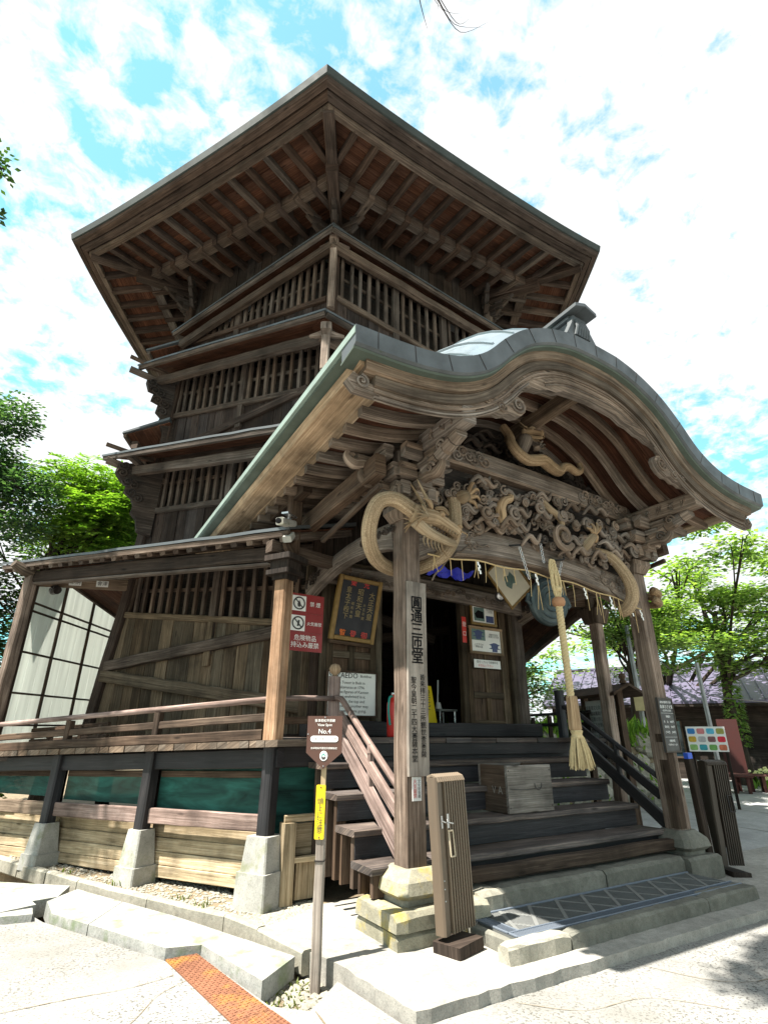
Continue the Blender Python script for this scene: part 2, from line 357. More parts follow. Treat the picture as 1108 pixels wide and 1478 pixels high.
    def grid(s, rows, mi=0):
        ou, ov = random.uniform(0, 60), random.uniform(0, 100); b = len(s.v); n = len(rows[0])
        for r in rows: s.v += [V(p) for p in r]
        for i in range(len(rows)-1):
            for j in range(n-1):
                q = (b+i*n+j, b+i*n+j+1, b+(i+1)*n+j+1, b+(i+1)*n+j)
                s.f.append(q); s.mi.append(mi)
                uvs = []
                for a in q:
                    p = s.v[a]; uvs.append((p.x+p.y*.5+ou, p.z+p.y+ov))
                s.uv.append(uvs)
    def swirl(s, c, ex, ey, r, th, turns=1.6, d=1, a0=0., ez=None):
        c, ex, ey = V(c), V(ex), V(ey); pts = []; rad = []; m = int(10*turns)+4; ez = ez or ex.cross(ey)
        for i in range(m):
            t = i/(m-1); a = a0+d*2*math.pi*turns*t; q = r*(1-.86*t)
            pts.append(c+ex*math.cos(a)*q+ey*math.sin(a)*q+ez*th*.9*t); rad.append(th*(1-.35*t))
        s.tube(pts, rad, 6, ref=ez)
        s.lathe(c+ez*th*.6, ez, [(.0, -th), (th*1.1, -th*.4), (th*1.1, th*.4), (0, th*1.1)], 7)
    def build(s, name, mats, parent=None, smooth=False, origin=None):
        me = bpy.data.meshes.new(name); mats = mats if isinstance(mats, (list, tuple)) else [mats]
        for m in mats: me.materials.append(m)
        if origin is None:
            xs = [p.x for p in s.v]; ys = [p.y for p in s.v]; zs = [p.z for p in s.v]
            origin = V(((min(xs)+max(xs))/2, (min(ys)+max(ys))/2, min(zs)))
        origin = V(origin)
        me.from_pydata([p-origin for p in s.v], [], s.f)
        ul = me.uv_layers.new(name='UVMap'); k = 0
        flat = [c for face in s.uv for uv in face for c in uv]
        ul.data.foreach_set('uv', flat)
        me.polygons.foreach_set('material_index', s.mi)
        if smooth: me.polygons.foreach_set('use_smooth', [True]*len(s.f))
        me.update()
        if name not in ('crown', 'weeds', 'wall_plants', 'flower_bed_leaves', 'paving_cracks', 'plaza_joints', 'ground'):
            bm = bmesh.new(); bm.from_mesh(me); bmesh.ops.recalc_face_normals(bm, faces=bm.faces); bm.to_mesh(me); bm.free()
        o = bpy.data.objects.new(name, me); C.objects.link(o)
        WL[o] = origin
        if parent: o.parent = parent; o.location = origin-WL[parent]
        else: o.location = origin
        return o
def tag(o, label=None, cat=None, group=None, kind=None):
    if label: o['label'] = label
    if cat: o['category'] = cat
    if group: o['group'] = group
    if kind: o['kind'] = kind
    return o
def thing(name, label, cat, loc=(0, 0, 0), group=None):
    o = bpy.data.objects.new(name, None); C.objects.link(o); o.location = loc; WL[o] = V(loc); o.empty_display_size = .2
    return tag(o, label, cat, group)
def copy_tree(o, parent=None):
    c = o.copy(); C.objects.link(c)
    if parent: c.parent = parent
    for ch in list(o.children): copy_tree(ch, c)
    return c
def cm(pts, k=6):
    pts = [V(p) for p in pts]; out = []
    for i in range(len(pts)-1):
        p0, p1, p2, p3 = pts[max(i-1, 0)], pts[i], pts[i+1], pts[min(i+2, len(pts)-1)]
        for j in range(k):
            t = j/k
            out.append(.5*((2*p1)+(p2-p0)*t+(2*p0-5*p1+4*p2-p3)*t*t+(3*p1-p0-3*p2+p3)*t**3))
    return out+[pts[-1]]
def lerps(x, xs, ys):
    if x <= xs[0]: return ys[0]
    for i in range(1, len(xs)):
        if x <= xs[i]:
            t = (x-xs[i-1])/(xs[i]-xs[i-1]); return ys[i-1]+(ys[i]-ys[i-1])*t
    return ys[-1]
def text(name, body, o, ex, ey, size, mat, parent, align='CENTER', sp=.95, narrow=1., lift=.003, bold=0.):
    cu = bpy.data.curves.new(name, 'FONT'); cu.body = body; cu.size = 1; cu.align_x = align; cu.align_y = 'CENTER'; cu.space_line = sp
    cu.resolution_u = 2; cu.offset = bold
    ob = bpy.data.objects.new(name, cu); me = bpy.data.meshes.new_from_object(ob)
    bpy.data.objects.remove(ob); bpy.data.curves.remove(cu)
    ex, ey = V(ex).normalized(), V(ey).normalized(); ez = ex.cross(ey); o = V(o)
    for v in me.vertices: v.co = (ex*v.co.x*narrow+ey*v.co.y)*size+ez*lift
    me.materials.clear(); me.materials.append(mat); me.name = name
    t = bpy.data.objects.new(name, me); C.objects.link(t); WL[t] = o
    t.location = o-(WL[parent] if parent else V()); t.parent = parent
    return t
UP = V((0, 0, 1)); X = V((1, 0, 0)); Y = V((0, 1, 0))
HC = V((1.845, 5.19, 0)); NL = V((-.8660254, -.5, 0)); AL = V((-.5, .8660254, 0))
def LF(a, z, D): return V((HC.x+AL.x*a+NL.x*D, HC.y+AL.y*a+NL.y*D, z))
def FF(x, z, D): return V((x, HC.y-D, z))

# ------------------------------------------------------------------ setting: ground
def poly_slab(name, pts, z0, z1, mat):
    m = MB(); m.prism([(p[0], p[1]) for p in pts], (0, 0, z0), X, Y, UP, z1-z0)
    return tag(m.build(name, mat), kind='structure')
m = MB(); m.face([(-250, -250, .0), (250, -250, .0), (250, 250, .0), (-250, 250, .0)], [(0, 0), (1, 0), (1, 1), (0, 1)])
tag(m.build('ground', DIRT), kind='structure')
KERB = [(-.56, -.90), (-.63, -.13), (-.72, .13), (-.83, .74), (-.95, 1.19), (-1.40, 2.03), (-1.89, 3.01), (-2.65, 4.75), (-4.2, 8.3)]
YP = [(-45, -45), (70, -45), (70, -.93), (-.60, -.93), (-.66, -.2), (-.97, -.47), (-1.14, -.30), (-1.30, .69), (-1.52, .69), (-2.22, 2.06), (-2.36, 2.50), (-3.2, 3.3), (-6, 10), (-45, 10)]
poly_slab('paving', YP, .01, .17, YARD)
LE = [(-.56+i*.085+random.uniform(-.01, .01), -.925-.0045*i*.085+random.uniform(-.012, .012)) for i in range(1, 79)]
poly_slab('stone_ledge', [(-.56, -.92)]+LE+[(6.2, -.95), (6.2, .5), (.35, .5), (.35, 1.12), (-.89, 1.12), (-.80, .62), (-.70, .13), (-.655, 0), (-.63, -.13), (-.61, -.25), (-.62, -.36), (-.595, -.48), (-.60, -.58), (-.575, -.7), (-.58, -.82)], .02, .235, LEDGE)
poly_slab('dirt_strip', [(-.765, .502), (4.4, .502), (4.4, 9), (-4.4, 9), (-2.62, 4.75), (-1.86, 3.01), (-1.37, 2.03), (-.93, 1.19), (-.80, .74)], .02, .228, DIRT)
poly_slab('plaza', [(4.404, .505), (6.204, .505), (6.204, -.926), (70, -.926), (70, 60), (4.404, 60)], .01, .175, PLAZA)
m = MB()
for a, b in zip(KERB[2:-1], KERB[3:]):
    p, q = V((*a, .185)), V((*b, .185)); n = max(1, round((q-p).length/.75))
    for i in range(n):
        m.bar(p.lerp(q, i/n+.004), p.lerp(q, (i+1)/n-.004), .085, .14, c=.015, wob=.004)
tag(m.build('kerb', STONE), kind='structure')
poly_slab('gutter_bed', [(-.66, -.2), (-.61, -.1), (-.71, .14), (-.82, .6), (-1.0, .45), (-1.16, -.28), (-.98, -.48)], .004, .085, DIRT)
m = MB(); g = [(-2.19, 2.48), (-1.93, 2.80), (-1.30, 1.45), (-.80, .16), (-1.12, -.10), (-1.29, .70), (-1.51, .76), (-2.16, 2.05)]
for i, (poly) in enumerate(([g[0], g[7], (-1.93, 1.60), (-1.62, 2.13), g[1]][::1], [(-1.925, 1.59), g[6], (-1.29, .70), (-.99, .66), (-1.30, 1.45), (-1.615, 2.12)], [(-1.283, .69), g[4], g[3], (-.985, .645)])):
    m.prism(poly, (0, 0, .10+.002*i), X, Y, UP, .12)
tag(m.build('gutter_slab', SLAB), kind='structure')
poly_slab('gutter_slab', [(-2.30, 2.58), (-2.27, 2.44), (-2.62, 2.30), (-4.5, 4.0), (-4.2, 5.2), (-2.55, 3.5), (-1.98, 3.0), (-2.10, 2.62)], .08, .215, SLAB)
poly_slab('gutter_slab', [(-2.30, 2.30), (-2.30, 2.10), (-2.58, 2.16), (-4.6, 3.3), (-4.5, 3.7), (-2.6, 2.26)], .08, .225, SLAB)
# thin sheets: repair patches and joints in the paving
m = MB()
def crack(pts, w=.008, z=.1735):
    pts = cm([(x+random.uniform(-.01, .01), y+random.uniform(-.01, .01), z) for x, y in pts], 6)
    for i in range(len(pts)-1):
        d = (pts[i+1]-pts[i]).normalized(); n = V((-d.y, d.x, 0)); ww = w*random.uniform(.4, 1.1)
        m.face([pts[i]-n*ww*.5, pts[i+1]-n*ww*.5, pts[i+1]+n*ww*.5, pts[i]+n*ww*.5], [(0, 0), (1, 0), (1, 1), (0, 1)])
crack([(-3.4, .55), (-2.9, .42), (-2.45, .38), (-2.1, .38), (-1.8, .36), (-1.52, .42)])
crack([(-1.46, .30), (-1.66, .16), (-1.85, -.12), (-2.1, -.35), (-2.3, -.4)], .006)
crack([(-.95, -.50), (-.99, -.95), (-1.05, -1.6), (-1.2, -2.2)], .01)
crack([(-.60, -.96), (-1.10, -.62), (-1.35, -.55)], .007)
crack([(.1, -.98), (.35, -1.25), (.8, -1.35), (1.1, -1.7)], .006)
crack([(1.2, -1.0), (1.5, -1.5), (2.4, -1.7), (3.0, -2.4)], .006)
crack([(-.6, -.93), (-.3, -1.3), (.1, -1.5), (.2, -2.2)], .006)
tag(m.build('paving_cracks', DIRT), kind='structure')
# gravel, weeds: nobody could count them
m = MB()
def pebble(x, y, z, r):
    a = random.uniform(0, 6.28); k = random.uniform(.5, .9)
    top = V((x, y, z+r*k)); ring = [V((x+math.cos(a+i*1.2566)*r*random.uniform(.7, 1.1), y+math.sin(a+i*1.2566)*r*random.uniform(.7, 1.1), z+r*.3)) for i in range(5)]
    base = [V((p.x*.95+x*.05, p.y*.95+y*.05, z-r*.3)) for p in ring]
    m.loft([base, ring, [top+(p-top)*.3 for p in ring]])
for i in range(2600):
    t = random.random(); k = random.randint(3, 6)
    p = V((*KERB[k], 0)).lerp(V((*KERB[k+1], 0)), random.random()); q = p+V((.866, .5, 0))*(.06+.75*t)
    pebble(q.x, q.y, .228, random.uniform(.008, .026))
for i in range(520):
    p = V((random.uniform(-1.15, -.62), random.uniform(-.45, .14), 0)); pebble(p.x, p.y, .085, random.uniform(.010, .034))
tag(m.build('gravel', STONE), kind='stuff')
m = MB()
def blade(x, y, z, h, w, lean):
    a = random.uniform(0, 6.28); d = V((math.cos(a), math.sin(a), 0)); s = V((-d.y, d.x, 0))
    p = V((x, y, z)); q = p+d*lean*.4+UP*h*.6; r = p+d*lean+UP*h
    m.face([p-s*w*.5, p+s*w*.5, q+s*w*.5, q-s*w*.5], [(0, 0), (1, 0), (1, 1), (0, 1)]); m.face([q-s*w*.5, q+s*w*.5, r], [(0, 0), (1, 0), (.5, 1)])
for cx, cy, n, h in [(-.95, -.08, 30, .04), (-.80, .04, 30, .035), (-1.0, -.33, 22, .04), (-1.05, -.2, 30, .04), (-1.62, 2.72, 16, .06), (-1.2, 1.9, 10, .05), (-1.06, 1.55, 20, .07), (-2.0, 3.5, 10, .06)]:
    for i in range(n): blade(cx+random.gauss(0, .05), cy+random.gauss(0, .05), .085 if cy < .3 else .228, h*random.uniform(.5, 1.2), .012, random.uniform(.01, .05))
tag(m.build('weeds', LEAF_W), kind='stuff')
# rusty steel plates over the gutter
def plate(q, z, label, patch):
    m = MB(); m.prism(q, (0, 0, z), X, Y, UP, .008)
    a, b, c, d = [V((*p, 0)) for p in q]
    for i in range(9):
        for j in range(34):
            p = a.lerp(b, (i+.5)/9).lerp(d.lerp(c, (i+.5)/9), (j+.5)/34); t = V((.009, .004, 0)) if (i+j) % 2 else V((-.003, .010, 0))
            m.bar((p.x-t.x, p.y-t.y, z+.0095), (p.x+t.x, p.y+t.y, z+.0095), .005, .004, c=.001)
    o = tag(m.build('steel_plate', RUST), label, 'steel plate', 'rusty plates over the gutter')
plate([(-1.52, .69), (-1.31, .69), (-1.16, -.36), (-1.39, -.38)], .172, 'rust orange chequer plate, the longer of the two over the gutter', True)
plate([(-1.393, -.389), (-1.157, -.369), (-1.06, -.95), (-1.40, -.90)], .173, 'rust orange chequer plate cut off by the bottom edge of the photo', False)

# ------------------------------------------------------------------ the pagoda
PG = thing('wooden_pagoda', 'tall weathered wooden hexagonal pagoda with spiral eaves and a carved entrance porch', 'pagoda', (1.845, 5.19, .22))
TH = [R(270), R(210), R(150), R(90), R(30), R(330)]           # side normals: front, left, back left, back, back right, right
def SP(k, a, D, z): n = V((math.cos(TH[k]), math.sin(TH[k]), 0)); t = V((-n.y, n.x, 0)); return V((HC.x, HC.y, z))+n*D+t*a
T30 = math.tan(R(30)); DE = 4.92; ZE = 9.95
def lift(s, D): return .16*abs(s)**2.6*max(0, min(1, (D-2.6)/2.3))
# top roof
m = MB()
for k in range(6):
    rows = []
    for D in (4.92, 4.75, 4.2, 3.2, 2.1, 1.0, .02):
        h = (DE-D); rows.append([SP(k, s*T30*D, D, ZE+.005+.42*h+.055*h*h+lift(s, D)) for s in [i/10-1 for i in range(21)]])
    m.grid(rows)
m.lathe((HC.x, HC.y, 13.2), UP, [(.5, 0), (.45, .3), (.2, .45), (.18, .8), (.32, 1.0), (.30, 1.25), (0, 1.7)], 16)
roof = m.build('main_roof', COPPER, PG)
def eave_sweep(sec, sides=(0, 1, 2, 5), n=16):
    m = MB()
    for k in sides:
        m.loft([[SP(k, s*T30*D, D, ZE+dz+lift(s, D)) for D, dz in sec] for s in [i/(n/2)-1 for i in range(n+1)]])
    return m
eave_sweep([(4.93, .015), (4.905, -.105), (4.78, -.115), (4.78, .015)], range(6)).build('copper_edge', COPEDGE, roof)
eave_sweep([(4.88, -.115), (4.86, -.165), (4.775, -.185), (4.765, -.16), (4.765, -.10)]).build('eave_board', W_TOWB, roof)
eave_sweep([(4.755, -.16), (4.745, -.215), (4.655, -.235), (4.645, -.20), (4.60, -.12), (4.755, -.12)]).build('eave_board', W_TOWB, roof)
eave_sweep([(4.635, -.215), (4.62, -.285), (4.53, -.285), (4.53, -.19)]).build('eave_lath', W_TOW, roof)
def zs(D): return ZE-.165+.17*(4.6-D)
m = MB()
for k in (0, 1, 2, 5):
    D = 4.60
    while D > 2.75:
        d2 = D-.165; jit = random.uniform(-.004, .004)
        nseg = 8
        m.loft([[SP(k, s*T30*q, q, zs(q)+dz+jit+lift(s, q)) for q, dz in ((D-.004, .0), (d2, .0), (d2, .02), (D-.004, .02))] for s in [i/nseg*2-1 for i in range(nseg+1)]])
        D = d2
m.build('soffit_board', W_REDT, roof)
for k in (0, 1, 2, 5):
    nr = 15
    for i in range(nr):
        a = (i-(nr-1)/2)*.362
        Dm = max(2.96, abs(a)/T30+.10)
        if Dm > 4.3: continue
        m = MB(); s_ = lambda D: a/(T30*D)
        def pt(D, dz): return SP(k, a+random.uniform(-.006, .006), D, zs(D)+dz+lift(a/(T30*D), D))
        D1 = max(3.42, Dm)
        m.bar(pt(4.56, -.065), pt(D1, -.065), .092, .125, c=.01)
        if Dm < 3.5: m.bar(pt(3.76, -.19), pt(Dm, -.17), .105, .13, c=.01)
        m.build('rafter', W_TOW if random.random() < .25 else W_TOWB, roof)
for k in (0, 1, 2, 5):
    m = MB(); m.loft([[SP(k, s*T30*q, q, zs(q)-dz+lift(s, q)) for q, dz in ((3.74, .02), (3.58, .02), (3.58, .22), (3.74, .22))] for s in [i/6-1 for i in range(13)]])
    m.build('eave_beam', W_TOW, roof)
for k, kk in ((0, 1), (1, 2), (0, 5), (2, 3)):
    a = (TH[k]+TH[kk])/2
    if k == 0 and kk == 5: a = R(300)
    n = V((math.cos(a), math.sin(a), 0))
    def hp(r, z): return V((HC.x, HC.y, z))+n*r
    m = MB(); m.bar(hp(5.30, zs(4.57)+.05), hp(4.15, zs(3.6)-.02), .17, .20, c=.012); m.bar(hp(4.5, zs(3.9)-.12), hp(3.2, zs(2.8)-.14), .19, .22, c=.012)
    m.build('hip_rafter', W_TOWB, roof)
# carved bracket sets where walls meet the roof
def corner_bracket(ang, z, scale=1., mat=W_CARVE, r0=3.35):
    n = V((math.cos(ang), math.sin(ang), 0)); m = MB()
    for da, ln in ((0, .62), (R(60), .5), (R(-60), .5)):
        d = V((math.cos(ang+da), math.sin(ang+da), 0)); b = V((HC.x, HC.y, z))+n*r0
        for t in range(3):
            l = (ln*(.45+.28*t))*scale; zz = t*.17*scale
            m.bar(b-d*.15+UP*zz, b+d*l+UP*zz, .10*scale, .11*scale, c=.01); m.bar(b+d*(l-.02)+UP*(zz-.01), b+d*(l+.12*scale)+UP*(zz+.06), .09*scale, .10*scale, c=.01, h2=.04)
            q = b+d*(l-.07)+UP*(zz+.085*scale); m.bar(q-d*.07, q+d*.07, .15*scale, .07*scale, c=.012)
    m.build('corner_bracket', mat, PG)
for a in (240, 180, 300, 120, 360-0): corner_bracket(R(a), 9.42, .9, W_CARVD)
# ---- walls
def acor(z): return lerps(z, [1.6, 2.5, 3.5, 5.0, 7.3], [2.38, 2.2, 2.0, 1.85, 1.70])
WD = 2.945
def planks(P, a0, a1, zb, zt, mat, name, w=.19, D=WD):
    m = MB(); a = a0; fa = a1 if callable(a1) else (lambda z: a1)
    while a < fa(zb(a))-.03:
        ww = w*random.uniform(.8, 1.25); b = min(a+ww, fa(zb(a))); c = (a+b)/2; dd = D+random.uniform(-.008, .008)
        z0, z1 = zb(c), zt(c); ct = min(c, fa(z1)-.03)
        m.bar(P(c, z0, dd), P(ct, z1, dd), (b-a)-.006, .03, up=P(0, 0, 1)-P(0, 0, 0), c=.003)
        a = b
    return m.build(name, mat, PG)
def lattice(P, a0, a1, zb, zt, name='lattice_window', sp=.16, w=.062, mat=W_TOW, D=WD, post=()):
    m = MB(); n = round((a1-a0)/sp); nrm = P(0, 0, 1)-P(0, 0, 0)
    for i in range(n+1):
        a = a0+(a1-a0)*i/n+random.uniform(-.008, .008); at = min(a, acor(zt(a))-.1) if P is LF else a
        m.bar(P(a, zb(a), D+.01), P(at, zt(at), D+.01), w*random.uniform(.85, 1.1), .05, up=nrm, c=.005, wob=.004)
    zm = lambda a: zb(a)*.42+zt(a)*.58
    m.bar(P(a0, zm(a0), D-.045), P(a1, zm(a1), D-.045), .03, .055, c=.004)
    for a in post: m.bar(P(a, zb(a)-.5, D+.02), P(a, zt(a), D+.02), .12, .09, up=nrm, c=.01)
    lat = m.build(name, mat, PG)
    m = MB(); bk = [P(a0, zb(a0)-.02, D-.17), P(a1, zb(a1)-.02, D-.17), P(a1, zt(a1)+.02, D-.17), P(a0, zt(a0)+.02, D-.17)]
    m.face(bk, [(0, 0), (1, 0), (1, 1), (0, 1)]); m.build('dark_interior', W_SHADE, lat)  # dark sheet paints the unlit interior behind the slats
    return lat
def rail(P, a0, z0, a1, z1, w, h, D, mat, name, c=.012, **k):
    m = MB(); m.bar(P(a0, z0, D), P(a1, z1, D), w, h, c=c, **k); return m.build(name, mat, PG)
lin = lambda a0, z0, a1, z1: (lambda a: z0+(z1-z0)*(a-a0)/(a1-a0))
def plain_wall(k, z0, z1, D, mat, a0=None, a1=None):
    m = MB(); a0 = -T30*D if a0 is None else a0; a1 = T30*D if a1 is None else a1; a = a0
    while a < a1-.02:
        b = min(a+.2*random.uniform(.8, 1.2), a1); m.bar(SP(k, (a+b)/2, D, z0), SP(k, (a+b)/2, D, z1), b-a-.006, .03, up=SP(k, 0, 1, 0)-SP(k, 0, 0, 0), c=.003); a = b
    m.build('wall', mat, PG)
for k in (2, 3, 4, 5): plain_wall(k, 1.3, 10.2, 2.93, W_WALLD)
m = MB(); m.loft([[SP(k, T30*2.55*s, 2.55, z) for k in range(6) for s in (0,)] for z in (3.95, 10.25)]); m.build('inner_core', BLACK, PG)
# left face, storey by storey from the top
z1b, z1t = lin(-1.57, 8.20, 1.31, 8.52), lin(-1.52, 9.12, 1.27, 8.80)
lattice(LF, -1.48, 1.58, z1b, z1t, sp=.155, post=(.35,))
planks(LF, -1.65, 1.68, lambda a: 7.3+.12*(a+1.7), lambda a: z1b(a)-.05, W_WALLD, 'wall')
rail(LF, -1.62, z1b(-1.62)-.03, 1.7, z1b(1.7)-.03, .10, .10, WD+.02, W_TOWB, 'sill_rail')
rail(LF, -1.66, z1t(-1.66)+.10, 1.68, z1t(1.68)+.10, .10, .17, WD+.02, W_TOWB, 'head_beam')
planks(LF, -1.65, 1.68, lambda a: z1t(a)+.17, lambda a: 10.15, W_SHADE, 'wall')  # shade below the top eave is put into the board colour
z2b, z2t = lin(-1.14, 6.54, 1.62, 6.93), lin(-1.49, 7.24, 1.54, 7.78)
lattice(LF, -1.50, 1.62, z2b, z2t, sp=.17, post=(.02,))
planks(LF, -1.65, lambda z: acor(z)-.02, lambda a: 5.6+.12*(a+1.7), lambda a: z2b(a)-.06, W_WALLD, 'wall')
rail(LF, -1.62, z2b(-1.62)-.03, 1.74, z2b(1.74)-.03, .10, .10, WD+.02, W_TOW, 'sill_rail')
rail(LF, -1.66, z2t(-1.66)+.10, 1.72, z2t(1.72)+.10, .10, .19, WD+.02, W_TOWB, 'head_beam')
rail(LF, -1.35, 6.50, 1.05, 6.20, .08, .14, WD+.035, W_TOWB, 'brace')
z3b, z3t = lin(.35, 4.96, 1.81, 5.10), lin(-.41, 5.69, 1.85, 5.97)
lattice(LF, -1.5, 1.74, z3b, z3t, sp=.17, post=(.05,))
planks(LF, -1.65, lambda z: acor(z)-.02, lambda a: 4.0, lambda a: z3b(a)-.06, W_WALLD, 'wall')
rail(LF, -1.62, z3b(-1.62)-.03, 1.84, z3b(1.84)-.03, .10, .09, WD+.02, W_TOW, 'sill_rail')
rail(LF, -1.66, z3t(-1.66)+.10, 1.80, z3t(1.80)+.10, .10, .17, WD+.02, W_TOWB, 'head_beam')
z4b, z4t = lin(-1.1, 2.96, 2.03, 3.36), lin(-1.02, 3.76, 1.86, 4.0)
lattice(LF, -1.58, 1.95, z4b, z4t, sp=.185, post=(.05,))
planks(LF, -1.65, lambda z: acor(z)-.02, lambda a: 1.46, lambda a: z4b(a)-.05, W_WALL, 'wall', w=.21)
rail(LF, -1.64, z4b(-1.64)-.02, 2.02, z4b(2.02)-.02, .10, .09, WD+.02, W_WALL, 'sill_rail')
rail(LF, -1.66, z4t(-1.66)+.12, 1.96, z4t(1.96)+.12, .12, .2, WD+.02, W_TOWB, 'head_beam')
m = MB(); m.bar(LF(.05, 2.45, WD+.03), LF(.05, 3.1, WD+.03), .11, .07, up=NL); m.build('wall_stud', W_WALL, PG)
rail(LF, -1.64, 2.86, 2.16, 2.55, .10, .155, WD+.05, W_TOW, 'brace')
rail(LF, -1.64, 1.90, 2.20, 2.41, .10, .165, WD+.055, W_WALL, 'brace')
planks(LF, -1.65, lambda z: acor(z)-.02, lambda a: z4t(a)+.2, lambda a: 4.4, W_DK, 'wall')
# corner posts
m = MB(); m.bar(SP(1, 1.70, 2.94, 1.5), SP(1, 1.70, 2.94, 10.2), .15, .15, up=NL, c=.02); m.build('corner_post', W_TOWB, PG)
m = MB(); zz = [1.35, 2.5, 3.5, 5.0, 6.2, 7.3, 9.9]
m.loft([[LF(acor(z)+x, z, WD+.0+y) for x, y in ((-.1, -.1), (.09, -.1), (.1, .07), (.08, .09), (-.09, .09), (-.1, .07))] for z in zz]); m.build('corner_post', W_TOWB, PG)
m = MB(); m.bar(FF(3.545, 1.5, 2.945), FF(3.545, 10.2, 2.945), .2, .2, up=Y, c=.02); m.build('corner_post', W_TOW, PG)
# front face above the porch
y1b, y1t = lin(.28, 8.20, 1.8, 7.95), lin(.31, 9.10, 2.45, 8.84)
lattice(FF, .30, 3.42, y1b, y1t, sp=.17, post=(1.35, 2.4))
planks(FF, .18, 3.5, lambda a: 6.6, lambda a: y1b(a)-.05, W_WALLD, 'wall')
rail(FF, .2, y1b(.2)-.03, 3.5, y1b(3.5)-.03, .10, .11, WD+.02, W_TOW, 'sill_rail')
rail(FF, .18, y1t(.18)+.09, 3.52, y1t(3.52)+.09, .10, .17, WD+.02, W_TOWB, 'head_beam')
planks(FF, .18, 3.5, lambda a: y1t(a)+.16, lambda a: 10.15, W_SHADE, 'wall')  # eave shade painted as near-black boards on the front face too
planks(FF, .18, 3.5, lambda a: 3.62, lambda a: 6.62, W_DK, 'wall')
# ---- spiral pent roofs
def pent(P, a0, z0, a1, z1, Do, rise, beam, name='pent_roof', bdrop=.22, bD=.22, nraf=0, edge=COPPER, wall=WD):
    m = MB(); f = lin(a0, z0, a1, z1)
    n = 12; aa = [a0+(a1-a0)*i/n for i in range(n+1)]; Di = wall-.02
    ins = lambda a: (a0+(a-a0)) 
    wv = [random.uniform(-.006, .006) for _ in aa]
    m.loft([[P(a, f(a)+w_, Do), P(a, f(a)-.035+w_, Do), P(a, f(a)+rise-.02, Di), P(a, f(a)+rise+.03, Di)] for a, w_ in zip(aa, wv)])
    r = m.build(name, edge, PG)
    m = MB(); k = max(3, round((Do-Di)/.16))
    for i in range(k):
        d0, d1 = Do-.03-(Do-.03-Di)*i/k, Do-.03-(Do-.03-Di)*(i+1)/k; u = lambda d: rise*(Do-d)/(Do-Di)-.045
        m.loft([[P(a, f(a)+u(d0), d0-.004), P(a, f(a)+u(d1), d1), P(a, f(a)+u(d1)-.018, d1), P(a, f(a)+u(d0)-.018, d0-.004)] for a in (a0+.04, (a0+a1)/2, a1-.04)])
    m.build('soffit_board', W_REDT, r)
    m = MB(); m.loft([[P(a, f(a)-.04, Do-.01), P(a, f(a)-.10, Do-.02), P(a, f(a)-.10, Do-.07), P(a, f(a)-.03, Do-.07)] for a in (a0+.02, a1-.02)]); m.build('eave_lath', W_TOW, r)
    if beam:
        m = MB(); d = Do-bD; m.bar(P(a0+.06, f(a0+.06)-bdrop, d), P(a1-.06, f(a1-.06)-bdrop, d), .11, .15, c=.012); m.build('eave_beam', W_TOW, r)
    for i in range(nraf):
        a = a0+.1+(a1-a0-.2)*i/(nraf-1); mm = MB(); u = rise
        mm.bar(P(a, f(a)-.11, Do-.035), P(a, f(a)+rise-.12, Di+.02), .09, .085, c=.008); mm.build('pent_rafter', W_TOWB if i % 2 else W_TOW, r)
    return r
pent(LF, -1.90, 9.40, 1.72, 8.64, 3.30, .16, True, bdrop=.21, bD=.20)
pent(FF, -.06, 9.35, 3.85, 8.85, 3.30, .16, True, bdrop=.21, bD=.20)
pent(LF, -2.06, 7.26, 2.08, 7.81, 3.60, .24, True, bdrop=.22, bD=.32)
pent(FF, -.22, 7.24, 3.9, 6.65, 3.60, .24, True, bdrop=.22, bD=.32)
pent(LF, -2.10, 5.36, 2.36, 5.97, 3.70, .28, True, bdrop=.22, bD=.34)
pent((lambda a, z, D: SP(2, a, D, z)), -2.05, 7.82, 1.9, 8.3, 3.60, .24, True)
pent((lambda a, z, D: SP(2, a, D, z)), -2.10, 6.0, 1.9, 6.5, 3.70, .28, True)
pr = pent(LF, -2.26, 3.635, 3.36, 4.04, 4.27, .48, False, nraf=24, edge=COPPER)
# a second layer of sheet on the corridor roof, and its big dark wall plate
rail(LF, -2.06, 3.42, 2.92, 3.80, .13, .17, 4.05, W_DK, 'corridor_beam', .015)
rail(LF, -2.06, 3.31, 2.9, 3.69, .09, .035, 4.06, W_TOW, 'corridor_beam', .008)
# lone gallery posts under the eaves at the near corner
def nearc(r, z): return V((HC.x-.5*r, HC.y-.8660254*r, z))
for r, z0, z1, w_ in ((3.56, 7.80, 9.36, .115), (3.98, 6.30, 7.10, .115)):
    m = MB(); m.bar(nearc(r, z0), nearc(r, z1-.22), w_, w_, up=(.5, .866, 0), c=.016); m.bar(nearc(r, z1-.22), nearc(r, z1-.12), w_, w_, up=(.5, .866, 0), w2=w_*1.35, h2=w_*1.35, c=.015)
    m.bar(nearc(r, z1-.12), nearc(r, z1), w_*1.35, w_*1.35, up=(.5, .866, 0), c=.02)
    for d in (AL, X): m.bar(nearc(r, z1-.15)-d*.0, nearc(r, z1-.10)+d*.28, .06, .13, c=.02, h2=.05)
    m.build('gallery_post', W_POST, PG)
